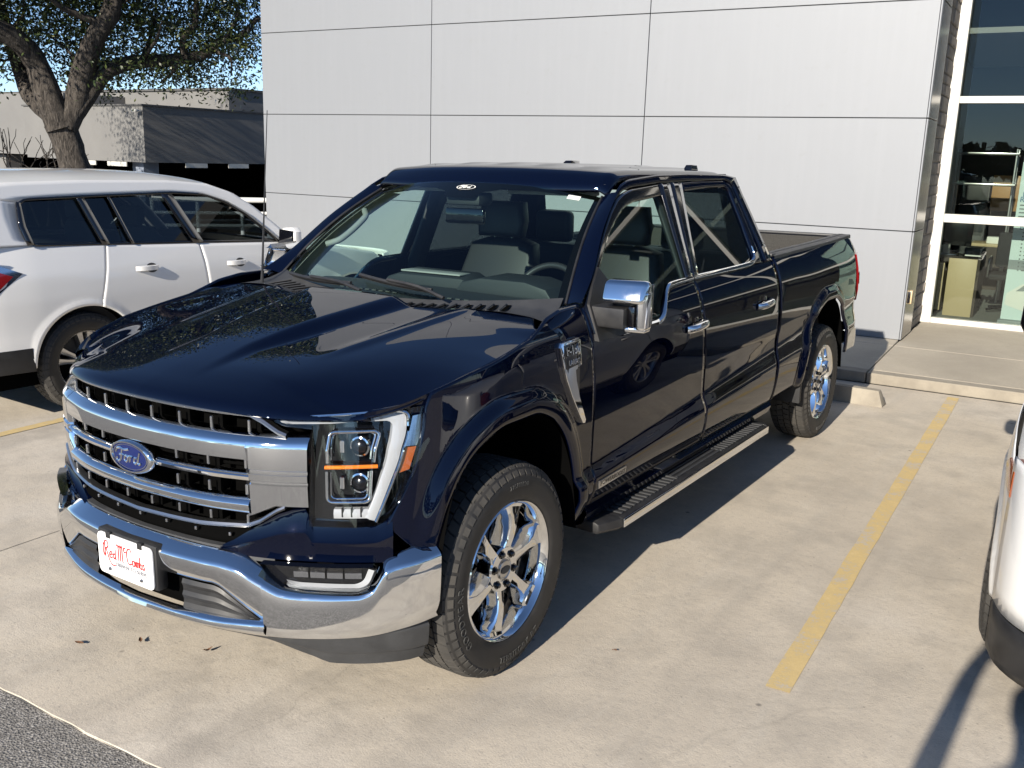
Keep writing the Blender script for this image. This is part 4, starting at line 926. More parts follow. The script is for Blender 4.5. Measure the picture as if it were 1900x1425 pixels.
for s in (1, -1):
    grid('cab_back_corner', [[cb(s*(a+(float(GX(z))-a)*k), z) for k in np.linspace(0, 1, 5)] for a, z in ((.66, 1.34), (.645, 1.5), (.62, 1.7), (.60, 1.83))], 'navy_paint', T)
cwall('cab_back_header', -.66, .66, 1.74, 1.85, 'navy_paint')
grid('rear_window', [[cb(x*(1-.1*(z-1.34)), z) for x in np.linspace(-.66, .66, 10)] for z in np.linspace(1.34, 1.75, 6)], 'side_glass', T)
for x in (-.24, .24): tube('rear_window_post', [cb(x, z) for z in (1.34, 1.55, 1.75)], .012, 'gloss_black', T, 6)
# ---- underbody
box('chassis', (-.62, -.55, .30), (.62, 4.75, .62), 'deep_black', T); box('engine_bay', (-.60, -.60, .62), (.60, .30, 1.02), 'deep_black', T); box('floor_pan', (-.90, .64, .44), (.90, 2.92, .60), 'deep_black', T)
box('bed_underside', (-.79, 3.0, .60), (.79, 4.85, .675), 'deep_black', T); tube('rear_axle', [(-.72, 4.03, .40), (.72, 4.03, .40)], .06, 'deep_black', T, 10)
box('cowl_box', (-.84, .25, 1.0), (.84, .60, 1.235), 'deep_black', T)
# ---- wheels
w1 = truck_wheel(T, (.865, 0, .407), 0)
truck_wheel(T, (.865, 4.03, .407), 0, w1); dz_ = 1.79*math.sin(TILT); truck_wheel(T, (-.865, 0, .407+dz_), math.pi, w1); truck_wheel(T, (-.865, 4.03, .407+dz_), math.pi, w1)
# ---- cabin
dash = grid('dashboard', [[(u*(.80), y+.10*u*u, z-.02*u*u) for u in np.linspace(-1, 1, 24)] for y, z in ((.50, 1.285), (.62, 1.305), (.80, 1.315), (.92, 1.30), (1.0, 1.26), (1.02, 1.18), (1.00, .95), (.98, .60))], 'interior_dark', T, sharp=50)
prism('instrument_hood', [(-.27, 0), (-.23, .06), (-.12, .088), (.12, .088), (.23, .06), (.27, 0)], lambda a, b: (.40+a, .78, 1.30+b*.9), lambda a, b: (.40+a, 1.02, 1.295+b), 'interior_dark', dash, .012)
prism('centre_screen', [(-.30, 0), (-.26, .055), (-.19, .085), (.19, .085), (.24, .06), (.27, 0)], lambda a, b: (-.05+a, .82, 1.30+b*.7), lambda a, b: (-.05+a, .98, 1.295+b), 'interior_dark', dash, .012)
box('dash_tray', (-.24, .84, 1.368), (.12, .93, 1.376), 'interior_grey', dash, .003)
for i in range(22):
    u = -.42+i*.044; box('defrost_slot', (u, .575+.10*(u/.8)**2, 1.3015-.02*u*u), (u+.024, .587+.10*(u/.8)**2, 1.306-.02*u*u), 'letter_rubber', dash)
sw = tube('steering_wheel', [(.40+.185*math.cos(t), 1.17+.07*math.sin(t), 1.245+.165*math.sin(t)) for t in np.linspace(0, 2*math.pi, 40, endpoint=False)], .016, 'interior_leather', T, 10, closed=True)
box('wheel_hub', (.32, 1.13, 1.18), (.48, 1.18, 1.30), 'interior_leather', sw, .03); tube('wheel_spoke', [(.23, 1.165, 1.24), (.57, 1.165, 1.24)], .018, 'interior_leather', sw, 8)
def seat(x, y):
    s_ = box('seat', (x-.26, y-.30, .78), (x+.26, y+.26, .96), 'interior_leather', T, .06, 3)
    prism('seat_back', [(-.25, .92), (-.265, 1.25), (-.22, 1.43), (-.10, 1.465), (.10, 1.465), (.22, 1.43), (.265, 1.25), (.25, .92)], lambda a, b: (x+a, y+.16+(b-.9)*.30, b), lambda a, b: (x+a*.9, y+.30+(b-.9)*.32, b), 'interior_leather', s_, .035, 3)
    prism('head_rest', [(-.15, 1.47), (-.165, 1.56), (-.14, 1.675), (.14, 1.675), (.165, 1.56), (.15, 1.47)], lambda a, b: (x+a, y+.29+(b-1.45)*.12, b), lambda a, b: (x+a*.93, y+.40+(b-1.45)*.12, b), 'interior_leather', s_, .03, 3)
    for k in (-.06, .06): tube('head_rest_post', [(x+k, y+.36, 1.40), (x+k, y+.36, 1.52)], .008, 'satin_chrome', s_, 6)
for x in (-.40, .40): seat(x, 1.62)
box('rear_bench', (-.75, 2.30, .78), (.75, 2.72, .96), 'interior_leather', T, .05); box('rear_bench_back', (-.75, 2.66, .90), (.75, 2.80, 1.40), 'interior_leather', T, .05)
for x in (-.45, .45): box('rear_head_rest', (x-.13, 2.60, 1.40), (x+.13, 2.70, 1.60), 'interior_leather', T, .035, 3)
box('centre_console', (-.13, 1.05, .60), (.13, 1.85, 1.0), 'interior_dark', T, .03)
grid('headliner', [[(u*.67, y, float(roofz(u*.67, y))-.045) for u in np.linspace(-1, 1, 12)] for y in np.linspace(1.22, 2.66, 10)], 'headliner', T)
for s in (1, -1):
    if s < 0: tube('grab_handle', crv([wsp(s*.93, .30)+np.array([-s*.03, .05, 0]), wsp(s*.90, .36)+np.array([-s*.06, .07, 0]), wsp(s*.90, .60)+np.array([-s*.06, .07, 0]), wsp(s*.93, .68)+np.array([-s*.03, .05, 0])], 20), .016, 'interior_grey', T, 8)
    grid('pillar_trim', [[(wsp(s*1.0, t)+np.array([0, .02, -.01])) for t in np.linspace(0, 1, 14)], [(wsp(s*.955, t)+np.array([0, .02, -.02])) for t in np.linspace(0, 1, 14)], [(wsp(s*.98, t)+np.array([0, .14, -.03])) for t in np.linspace(0, 1, 14)]], 'interior_grey', T)
    box('door_trim', (min(s*.86, s*.89), .66, .6), (max(s*.86, s*.89), 2.85, 1.19), 'interior_dark', T)
    grid('b_pillar_trim', [[(s*(float(GX(z))-.05), y, z) for z in (1.0, 1.33, 1.55, 1.79)] for y in (1.67, 1.82)], 'interior_dark', T, thick=.02)
    box('sun_visor', (min(s*.12, s*.55), 1.23, 1.745), (max(s*.12, s*.55), 1.40, 1.765), 'headliner', T, .008)
box('rear_view_mirror', (-.115, 1.03, 1.60), (.115, 1.06, 1.675), 'gloss_black', T, .012); box('sensor_box', (-.10, 1.02, 1.69), (.10, 1.14, 1.75), 'interior_dark', T, .012)

# ---- the nose sweeps back towards its upper corners
def warp(p):
    ax = abs(p[0]); k = float(sm(.5, .9, ax)*sm(.62, 1.1, p[2])*(1-sm(-.55, -.05, p[1]))); return (p[0]-math.copysign(.036*k, p[0]), p[1]+.045*k, p[2])
def warp_tree(o):
    if o.name.startswith('wheel') and not o.name.startswith('wheel_liner'): return
    if o.type == 'MESH':
        if o.location.length > 1e-6: o.location = warp(o.location)
        elif o.data.users == 1:
            for v in o.data.vertices:
                if v.co.y < 0 and v.co.z > .6: v.co = warp(v.co)
    for ch_ in o.children: warp_tree(ch_)
for ch_ in T.children: warp_tree(ch_)
# ================================================================== parked white cars
def car_wheel(par, loc, rz, first, R, W, rr, n, finish='satin_chrome'):
    if first:
        w_ = first.copy(); COL.objects.link(w_); w_.location = loc; w_.rotation_euler = (0, 0, rz)
        for ch in first.children: d = ch.copy(); COL.objects.link(d); d.parent = w_
        return w_
    w_ = lathe('wheel', [(.092, rr+.003), (.098, rr-.002), (.092, rr-.010), (.06, rr-.02), (-.09, rr-.025), (-.095, rr+.003)], finish, par, seg=56, sharp=40); w_.location = loc; w_.rotation_euler = (0, 0, rz)
    tyre_parts(w_, R, W, rr, treadn=48)
    for k in (-1, 1):
        secs = [(.03, .020, .026, .070, .02), (.08, .016, .022, .078, .03), (.15, .017, .023, .084, .04), (rr-.02, .024, .030, .080, .05), (rr-.006, .030, .036, .084, .06)]
        spoke_sections(secs, finish, 'spoke', w_, n, rad(k*11))
    lathe('hub_cap', [(.03, .062), (.070, .060), (.078, .052), (.080, .030), (.077, 0)], finish, w_, 32)
    lathe('brake_disc', [(-.03, .0), (-.03, .15), (-.02, .152), (-.015, .145), (-.015, .05)], 'brake_steel', w_, 32); lathe('wheel_back', [(-.055, 0), (-.055, rr-.03)], 'deep_black', w_, 32)
    return w_
def car(name, label, loc, rz, WB=2.79, glassm='suv_glass', amber=False, spokes=5, wheelf='satin_chrome', rails=False, mirror='white_paint'):
    E = empty(name, loc, rz, label, 'car')
    W = .945
    xbf = pchip([-.55, -.35, 0, .5, WB-.2, WB+.3, WB+.55, WB+.75], [.862, .905, .935, .945, .948, .940, .922, .895])
    pr = pchip([.2, .27, .36, .5, .66, .82, .92, 1.0, 1.08, 1.16, 1.25], [-.10, -.035, -.004, .004, .0, .002, -.006, -.018, -.042, -.07, -.105])
    R = .362
    arc = lambda cy: np.array([(cy+.405*math.cos(a), .375+.40*math.sin(a)) for a in np.linspace(math.pi*1.02, -math.pi*.02, 40)])
    AF, AR = arc(0), arc(WB)
    def X(y, z):
        y = np.asarray(y, float); z = np.asarray(z, float); d = np.min(np.linalg.norm(np.stack([y, z], -1)[:, None]-np.vstack([AF, AR])[None], axis=2), 1); return xbf(y)+pr(z)+.010*(1-sm(.03, .05, d))
    def sp(nm, bot, top, n, rows, m_='white_paint', thick=.003):
        Bq, U = crv(bot, n, False), crv(top, n, False)
        G = [np.c_[X((Bq*(1-t)+U*t)[:, 0], (Bq*(1-t)+U*t)[:, 1]), Bq*(1-t)+U*t] for t in np.linspace(0, 1, rows)]
        o = grid(nm, np.array(G), m_, E, thick=thick); mirror_copy(o); return o
    bl = lambda y: float(np.interp(y, [.5, .9, 1.7, 3.2, 3.6], [1.11, 1.135, 1.165, 1.222, 1.232]))
    zs = .31
    sp('front_fender', np.vstack([[(-.55, .36), (-.42, .36)], AF[1:-1], [(.42, .34), (.44, zs)]]), [(-.55, .36), (-.55, .62), (-.50, .88), (-.35, .96), (.1, 1.03), (.5, 1.075), (.80, 1.10), (.815, .9), (.80, .6), (.79, zs)], 90, 14)
    d1 = sp('front_door', [(.80, zs), (1.2, zs), (1.655, zs)], [(.825, bl(.82)), (1.2, bl(1.2)), (1.72, bl(1.72))], 30, 24)
    arp = [p for p in AR if p[0] < WB-.12]
    sp('rear_door', np.vstack([[(1.659, zs), (2.37, zs)], AR[1:17]]), [(1.724, bl(1.724)), (2.1, bl(2.1)), (2.546, bl(2.546))], 50, 24)
    sp('quarter_panel', np.vstack([AR[16:-1], [(WB+.42, .37), (WB+.55, .37), (WB+.74, .37)]]), [(2.550, bl(2.55)), (2.8, bl(2.8)), (3.2, bl(3.2)), (3.35, bl(3.3)+.02), (WB+.69, 1.22), (WB+.74, 1.0), (WB+.745, .6), (WB+.745, .45)], 80, 22)
    for s in (1, -1):
        G = [[(s*x, y, z) for x, z in ((.90, .325), (.935, .30), (.925, .24), (.86, .20))] for y in np.linspace(.43, WB-.42, 8)]; grid('sill', G, 'black_plastic', E, flip=(s > 0))
        for A_ in (AF, AR): grid('wheel_liner', [[(s*x, y, z) for y, z in A_] for x in (.90, .88, .6)], 'deep_black', E, flip=(s > 0))
    GXc = lambda z: W-.055-.34*(np.asarray(z)-1.12)
    def gp(nm, a, b, n, rows, m_, off=0, thick=.012):
        A_, B_ = crv(a, n, False), crv(b, n, False); G = []
        for t in np.linspace(0, 1, rows): Q = A_*(1-t)+B_*t; G.append(np.c_[GXc(Q[:, 1])+off, Q])
        o = grid(nm, np.array(G), m_, E, thick=thick); mirror_copy(o); return o
    wt = [(.86, 1.13), (1.0, 1.252), (1.16, 1.376), (1.34, 1.478), (1.56, 1.543), (1.86, 1.562), (2.65, 1.545), (3.08, 1.532), (3.135, 1.505)]
    rt_ = [(.66, 1.10), (.86, 1.27), (1.06, 1.43), (1.26, 1.548), (1.50, 1.622), (1.85, 1.650), (2.65, 1.655), (3.2, 1.640), (3.52, 1.606), (3.60, 1.57)]
    gp('roof_side', wt, rt_, 60, 5, 'white_paint')
    gp('rear_pillar', [(3.145, 1.51), (3.16, 1.4), (3.14, 1.25), (3.07, 1.222)], [(3.60, 1.565), (3.58, 1.42), (3.56, 1.28), (3.545, 1.222)], 20, 5, 'white_paint')
    gp('window_surround', [(.84, bl(.84)-.005), (1.7, bl(1.7)-.005), (3.08, bl(3.08)-.005)], [(.86, bl(.86)+.015), (1.7, bl(1.7)+.016), (3.11, bl(3.11)+.016)], 40, 2, 'gloss_black', off=.004)
    gp('window_surround', wt, [(y+.03*(1 if y < 1.4 else 0)-.014*(y > 3.1), z-.016) for y, z in wt], 50, 2, 'gloss_black', off=.003)
    for nm, p0, p1, w_ in (('b_pillar', (1.735, bl(1.73)), (1.93, 1.555), .10), ('c_pillar', (2.555, bl(2.55)), (2.67, 1.542), .06), ('window_bar', (2.33, bl(2.3)), (2.44, 1.548), .022)):
        gp(nm, [(p0[0]-w_/2, p0[1]), (p1[0]-w_/2, p1[1])], [(p0[0]+w_/2, p0[1]), (p1[0]+w_/2, p1[1])], 10, 3, 'gloss_black', off=.002)
    gp('quarter_glass_edge', [(3.10, 1.222), (3.125, 1.35), (3.118, 1.50)], [(3.145, 1.222), (3.17, 1.35), (3.145, 1.51)], 10, 3, 'gloss_black', off=.004)
    gp('side_window', [(.87, 1.12), (1.7, bl(1.7)-.01), (2.4, bl(2.4)-.01)], [(.88, 1.14), (1.40, 1.47), (2.40, 1.55)], 40, 10, glassm, off=-.012, thick=0)
    gp('quarter_window', [(2.40, bl(2.4)-.01), (3.13, 1.20)], [(2.45, 1.55), (3.13, 1.52)], 16, 8, glassm, off=-.012, thick=0)
    # roof, glass, hood
    top = pchip([.60, .94, 1.28, 1.6, 2.0, 2.7, 3.2, 3.62], [1.10, 1.385, 1.60, 1.682, 1.712, 1.714, 1.695, 1.60])
    ex = lambda y: float(np.interp(y, [.60, 1.40, 1.9, 3.3], [.80, .72, .715, .71]))
    zr = lambda y: float(np.interp(y, [p[0] for p in rt_], [p[1] for p in rt_]))
    def rz_(u, y): return float(top(y))-(float(top(y))-zr(y)-.0)*abs(u)**3.2
    grid('roof', [[(u*float(GXc(zr(y))), y, rz_(u, y)) for u in np.linspace(-1, 1, 25)] for y in np.linspace(1.33, 3.60, 32)], 'white_paint', E)
    grid('windshield', [[(u*float(GXc(zr(y)))*.985, y-.10*(1-u*u)*(1-(y-.66)/.7)*1.3, rz_(u, y)-.006) for u in np.linspace(-1, 1, 21)] for y in np.linspace(.66, 1.34, 16)], glassm, E)
    for s in ((1, -1) if rails else ()): tube('roof_rail', crv([(s*.66, 1.75, 1.665), (s*.67, 2.0, 1.70), (s*.67, 3.0, 1.69), (s*.65, 3.25, 1.64)], 20), .016, 'white_paint', E, 8)
    tube('wiper', [(-.5, .60, 1.10), (.3, .58, 1.11)], .01, 'black_plastic', E, 6)
    fc = [(.866, -.55), (.82, -.68), (.72, -.80), (.58, -.875), (.3, -.92), (0, -.935)]; Fq = crv(fc, 24); Fq = np.vstack([Fq, (Fq*[-1, 1])[::-1][1:]])
    def fasc(nm, Q, prof_, m_, flip, cy):
        G = []
        for z, k in prof_:
            G.append([(x*(1-.0*k), y+(k if True else 0)*(1 if cy < 0 else -1)*(1-.75*abs(x)/.9), z) for x, y in Q])
        return grid(nm, G, m_, E, flip=flip, thick=.01)
    fasc('front_bumper', Fq, [(.40, .03), (.47, .0), (.62, -.01), (.70, .02), (.80, .05), (.90, .09), (.93, .14)], 'white_paint', False, -1)
    fasc('front_air_dam', Fq*[1.0, 1], [(.20, .10), (.24, .03), (.33, .0), (.395, .005)], 'black_plastic', False, -1)
    gr = fasc('front_grille', crv([(.42, -.905), (.2, -.935), (-.2, -.935), (-.42, -.905)], 20, False), [(.62, -.012), (.70, .006), (.80, .035)], 'gloss_black', False, -1)
    for k in range(4): tube('grille_bar', [(x, y+.04*k*.4-.012, .64+.045*k) for x, y in crv([(.42, -.905), (.2, -.93), (0, -.935), (-.2, -.93), (-.42, -.905)], 20)], .007, 'chrome', gr, 6)
    for s in (1, -1):
        Q = crv([(.862, -.56), (.825, -.68), (.72, -.80), (.56, -.865)], 20); G = [[(s*(x+.006), y-.006+k, z+dz*i/19*0) for i, (x, y) in enumerate(Q)] for z, dz, k in ((.775, 0, .03), (.82, 0, .055), (.885, 0, .085))]
        hl = grid('headlamp', G, 'lens_glass' if False else 'reflector', E, flip=(s < 0))
        if amber: prism('turn_lamp', [(-.56, .79), (-.42, .81), (-.34, .865), (-.42, .90), (-.56, .885)], lambda y, z: (s*(float(X([y], [z])[0])+.008), y, z), lambda y, z: (s*.78, y, z), 'amber_dim', E, .004)
    hq = []
    for t in np.linspace(0, 1, 16):
        row = []
        for u in np.linspace(-1, 1, 31):
            yf = -.79+.30*abs(u)**3.0; yr = .60+.06*u*u; y = yf+(yr-yf)*t; xe = float(np.interp(y, [-.55, -.3, 0, .7], [.84, .885, .90, .87])); z = 1.0-.075*(1-t)**2.2+.125*t-.0*abs(u); z -= (.055+.0*t)*abs(u)**3.0+.01*(1-t)*abs(u); row.append((u*xe, y, z-.012))
        hq.append(row)
    grid('hood', hq, 'white_paint', E, thick=.008)
    # tail
    rc = [(.897, WB+.74), (.86, WB+.86), (.74, WB+.97), (.5, WB+1.04), (0, WB+1.07)]; Rq = crv(rc, 22); Rq = np.vstack([Rq, (Rq*[-1, 1])[::-1][1:]])
    fasc('rear_bumper', Rq, [(.53, .02), (.62, -.02), (.72, .0), (.75, .04), (.95, .08), (1.18, .14)], 'white_paint', True, 1)
    fasc('rear_bumper_cladding', Rq, [(.34, .06), (.38, .0), (.525, -.01)], 'black_plastic', True, 1)
    for s in (1, -1):
        prism('bumper_cladding', [(WB+.41, .36), (WB+.76, .36), (WB+.76, .525), (WB+.425, .525)], lambda y, z: (s*(float(X([y], [z])[0])+.006), y, z), lambda y, z: (s*.80, y, z), 'black_plastic', E, .003)
        tp = [(3.22, 1.04), (3.45, 1.135), (3.60, 1.16), (3.60, .83), (3.50, .84)]
        prism('tail_lamp', tp, lambda y, z: (s*(float(X([min(y, WB+.74)], [z])[0])+.010-.25*max(0, y-3.5)), y, z), lambda y, z: (s*.7, y, z), 'reflector', E, .004)
        prism('tail_lamp_red', [(3.29, 1.025), (3.45, 1.085), (3.60, 1.10), (3.60, .86), (3.48, .87)], lambda y, z: (s*(float(X([min(y, WB+.74)], [z])[0])+.013-.25*max(0, y-3.5)), y, z), lambda y, z: (s*.75, y, z), 'red_lens', E, .003)
    grid('tailgate', [[(u*.80*(1-.08*(z-1.15)), WB+.92-.25*max(0, z-1.15)**1.0-.03*u*u, z) for u in np.linspace(-1, 1, 14)] for z in np.linspace(1.10, 1.27, 4)], 'white_paint', E, flip=True)
    grid('rear_glass', [[(u*(.80-.18*(z-1.2)), WB+.88-.20*(z-1.27)-.04*u*u, z) for u in np.linspace(-1, 1, 14)] for z in np.linspace(1.27, 1.62, 6)], glassm, E, flip=True)
    for s in (1, -1): box('door_trim', (min(s*.80, s*.84), .45, .32), (max(s*.80, s*.84), WB+.60, 1.12), 'interior_dark', E)
    box('floor_pan', (-.85, -.6, .24), (.85, WB+.8, .42), 'deep_black', E); box('engine_bay', (-.56, -.75, .4), (.56, .55, .86), 'deep_black', E)
    for x in (-.38, .38):
        st = box('seat', (x-.24, 1.25, .55), (x+.24, 1.8, .80), 'interior_grey', E, .05); prism('seat_back', [(-.24, .75), (-.24, 1.2), (-.14, 1.28), (.14, 1.28), (.24, 1.2), (.24, .75)], lambda a, b: (x+a, 1.72+(b-.75)*.3, b), lambda a, b: (x+a, 1.84+(b-.75)*.3, b), 'interior_grey', st, .03); box('head_rest', (x-.12, 1.93, 1.29), (x+.12, 2.02, 1.44), 'interior_grey', st, .03)
    box('rear_bench', (-.65, 2.45, .55), (.65, 3.0, 1.18), 'interior_grey', E, .05); box('dashboard', (-.78, .66, .75), (.78, 1.0, 1.06), 'interior_dark', E, .03)
    for s in (1, -1):
        mq = (lambda x, z: (x, z)) if mirror == 'white_paint' else (lambda x, z: (.92+(x-.94)*.62, z+.075))
        mh = prism('door_mirror', [mq(x, z) for x, z in [(.94, 1.10), (.965, 1.085), (1.10, 1.10), (1.135, 1.14), (1.13, 1.225), (1.09, 1.262), (.98, 1.255), (.945, 1.21)]], lambda x, z: (s*x, .78+.05*(x-.94)/.2, z), lambda x, z: (s*x, .93, z), mirror, E, .03, 3)
        prism('mirror_rim', [mq(x, z) for x, z in [(.95, 1.11), (1.12, 1.125), (1.118, 1.235), (.962, 1.242)]], lambda x, z: (s*x, .92, z), lambda x, z: (s*x, .945, z), 'gloss_black', mh, .01); tube('mirror_foot', [(s*.87, .86, 1.11), (s*.97, .86, 1.12)], .03, 'gloss_black', mh, 8)
        for hy in (1.40, 2.26):
            G = []
            for y in np.linspace(hy-.10, hy+.10, 12):
                e = abs(y-hy)/.10; o_ = .036*(1-e**3)+.004; h = .020; z = .985+.02*(hy > 2); G.append([(s*(float(X([y], [z])[0])+o_*k), y, z+dz*h) for dz, k in ((-1, .2), (-.8, .9), (.8, .9), (1, .2))])
            hd = grid('door_handle', G, 'white_paint', E, flip=(s > 0), sharp=60)
            prism('handle_cup', [(hy-.045+.05*math.cos(t), .985+.02*(hy > 2)+.036*math.sin(t)) for t in np.linspace(0, 6.28, 16, endpoint=False)], lambda y, z: (s*(float(X([y], [z])[0])+.002), y, z), lambda y, z: (s*(float(X([y], [z])[0])-.002), y, z), 'grey_plastic', hd)
    w0 = car_wheel(E, (.815, 0, .36), 0, None, R, .235, .232, spokes, wheelf)
    for x, y in ((.815, WB), (-.815, 0), (-.815, WB)): car_wheel(E, (x, y, .36), 0 if x > 0 else math.pi, w0, R, .235, .232, spokes)
    return E
car('parked_car', 'white sport utility car with dark windows parked nose in beside the pickup', (-4.475, 4.03, 0), math.pi)
car('parked_car', 'white car with brown turn lamp parked beyond the yellow bay stripe', (3.375, 1.44, 0), 0, amber=True, mirror='gloss_black')
# ================================================================== live oak
def wpix(u, v, D):
    """a direction taken from the photograph, turned into a point at horizontal distance D"""
    d = fw+rt*((u-950)/1770.35)-up*((v-712.5)/1770.35); k = D/math.hypot(d.x, d.y); return Vector((2.7731, -2.7766, 1.913))+d*k
oak = empty('oak_tree', (-13.35, 7.4, -1.3), 0, 'large live oak with forked rough trunk behind the white sport utility car', 'tree'); oo = Vector(oak.location)
def limb(pts, r0, r1, n=26, nm='branch'):
    P = crv([tuple(Vector(p)-oo) for p in pts], n); P += np.cumsum(rng.normal(0, .006, P.shape), 0); rr_ = .92*np.linspace(r0, r1, n)*(1+rng.normal(0, .04, n)); return tube(nm, P, rr_, 'bark', oak, 14), P
D = 19.0
b0 = wpix(150, 420, D); b0.z = -1.3
limb([b0, wpix(146, 340, D), wpix(128, 265, D), wpix(112, 222, D)], .40, .27, nm='trunk')
tips = []
_, P = limb([wpix(114, 238, D), wpix(92, 185, D), wpix(72, 120, D), wpix(20, 62, D-.3), wpix(-60, 25, D-.6), wpix(-170, -60, D-1)], .27, .10); tips.append(P)
_, P = limb([wpix(112, 225, D), wpix(64, 180, D+.3), wpix(50, 150, D+.6), wpix(20, 60, D+1.4), wpix(-10, -60, D+2)], .20, .07); tips.append(P)
_, P = limb([wpix(120, 235, D), wpix(140, 195, D), wpix(152, 140, D-.1), wpix(176, 70, D-.3), wpix(207, 20, D-.5), wpix(214, -60, D-.6), wpix(225, -200, D-.8)], .25, .09); tips.append(P)
_, P = limb([wpix(135, 215, D), wpix(172, 160, D), wpix(200, 130, D), wpix(262, 112, D+.2), wpix(330, 108, D+.3), wpix(388, 100, D+.4), wpix(415, 78, D+.4), wpix(455, 66, D+.5), wpix(490, 30, D+.6)], .19, .05, 34); tips.append(P)
_, P = limb([wpix(344, 106, D+.3), wpix(340, 70, D+.2), wpix(362, 45, D+.1), wpix(368, -20, D), wpix(380, -90, D)], .08, .03, 16); tips.append(P)
_, P = limb([wpix(188, 45, D-.4), wpix(120, 20, D-.6), wpix(60, -30, D-.8)], .08, .03, 14); tips.append(P)
for (u0, v0, u1, v1, dd) in ((262, 112, 300, 40, -.8), (262, 112, 290, -20, 1.2), (150, 150, 90, 60, .8), (330, 108, 300, 150, .4), (400, 95, 430, 140, -.3), (205, 20, 300, -40, -.6), (20, 62, 40, -10, .3), (72, 120, 10, 110, .6), (207, 20, 270, 60, .6), (415, 78, 440, 10, .8)):
    _, P = limb([wpix(u0, v0, D+.2), wpix((u0+u1)/2+12, (v0+v1)/2-6, D+dd*.5), wpix(u1, v1, D+dd)], .045, .015, 12, 'twig'); tips.append(P)
pts = []
A_ = np.vstack([P[int(len(P)*.35):] for P in tips])
cl = []
for _ in range(3700):      # leaf clumps hang around the limbs and fill the crown
    u = rng.uniform(-420, 478); v = rng.uniform(-460, 175); lim = np.interp(u, [-420, -60, 0, 55, 75, 110, 150, 200, 300, 380, 430, 475, 520], [140, 150, 138, 118, 70, 130, 190, 165, 165, 178, 182, 110, 60])
    if v > lim-rng.uniform(0, 30): continue
    dd = max(-.15, rng.normal(1.3, 1.3)) if v > -60 else rng.normal(.5, 1.5); 
    if 60 < u < 175 and v > 60 and dd < .2: dd = abs(dd)+.6
    g = math.sin(u*.043+v*.021)+math.sin(v*.06-u*.017+1.3)+.7*math.sin(u*.11+v*.09)
    if v > -30 and g > 1.15: continue
    p = wpix(u, v, D+dd); cl.append(np.array(p-oo))
cl = np.array(cl)
n_ = 56; q = np.repeat(cl, n_, 0)+rng.normal(0, 1, (len(cl)*n_, 3))*np.array([.25, .25, .17]); m_ = len(q)
ax_ = rng.normal(0, 1, (m_, 3)); ax_ /= np.linalg.norm(ax_, axis=1)[:, None]; bx2 = np.cross(ax_, rng.normal(0, 1, (m_, 3))); bx2 /= np.linalg.norm(bx2, axis=1)[:, None]
l_ = rng.uniform(.030, .056, (m_, 1)); w2_ = rng.uniform(.014, .024, (m_, 1))
LV = np.stack([q-ax_*l_, q+bx2*w2_, q+ax_*l_, q-bx2*w2_], 1).reshape(-1, 3); LF = np.arange(m_*4).reshape(-1, 4).tolist()
cr = mesh('crown', LV, LF, 'oak_leaf', oak, smooth=False); cr['kind'] = 'stuff'
# small bare tree
bt_ = empty('bare_tree', tuple(wpix(38, 345, 21)), 0, 'small leafless crape myrtle tree in front of the grey service building', 'tree'); o2 = Vector(bt_.location); o2.z = -1.3; bt_.location = o2
def twig(p, d, l, r, lev):
    q = [p+d*l*t+Vector(rng.normal(0, .03*l, 3)) for t in (0, .33, .66, 1)]; q[0] = p
    tube('stem' if lev < 2 else 'twig', [tuple(Vector(x)-o2) for x in q], [r, r*.85, r*.72, r*.6], 'bark', bt_, 6)
    if lev < 4:
        for _ in range(3 if lev else 4):
            dn = (d+Vector(rng.normal(0, .42, 3))).normalized(); dn.z = abs(dn.z)*.9+.1; twig(Vector(q[-1]), dn.normalized(), l*.66, r*.55, lev+1)
for k in (-.25, .25): twig(o2+Vector((k*.3, k*.2, 0)), Vector((k, k*.3, 1)).normalized(), 1.5, .05, 1)
# ================================================================== grey service building
sc_ = wpix(270, 300, 26); cx, cy = sc_.x, sc_.y
S = empty('service_building', (cx, cy, -1.35), 0, 'low grey stucco service building with dark open bays', 'building')
def sb(nm, lo, hi, m_, **k): return box(nm, (lo[0], lo[1], lo[2]+1.35), (hi[0], hi[1], hi[2]+1.35), m_, S, **k)
sb('fascia', (-5.2, 0, 1.50), (0, 14, 2.86), 'stucco_grey'); sb('parapet', (-22, 3.2, 1.55), (-.6, 15, 3.46), 'stucco_grey'); sb('parapet_coping', (-22.05, 3.14, 3.46), (-.54, 15.05, 3.52), 'stucco_dark')
sb('left_fascia', (-22, 1.2, 1.55), (-5.21, 3.19, 3.30), 'stucco_grey')
sb('fascia_coping', (-5.24, -.04, 2.86), (.04, 14.02, 2.90), 'stucco_dark')
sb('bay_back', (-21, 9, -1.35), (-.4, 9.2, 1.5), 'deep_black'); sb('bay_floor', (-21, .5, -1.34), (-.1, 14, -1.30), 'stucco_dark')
for i, (x, y, wd) in enumerate(((-.5, .3, .45), (-3.4, .3, .5), (-5.6, 1.5, .5), (-9, 1.5, .5), (-13, 1.5, .6), (-17, 1.5, .6))): sb('bay_pillar', (x-wd, y, -1.35), (x, y+wd, 1.5), 'pillar_blue' if i == 0 else 'stucco_grey')
for y in (4.4, 8.6): sb('bay_pillar', (-.55, y, -1.35), (-.1, y+.5, 1.5), 'stucco_grey')
for y in (1.2, 2.6, 5.2, 6.6): sb('bay_sign', (-.02, y, 1.38), (.0, y+.7, 1.495), 'white_frame')
for x in (-2.9, -1.6): sb('bay_sign', (x, .02, 1.38), (x+.8, .05, 1.495), 'white_frame')
cam_ = sb('bay_wall', (-21, 6, -1.35), (-6, 6.2, 1.5), 'deep_black')
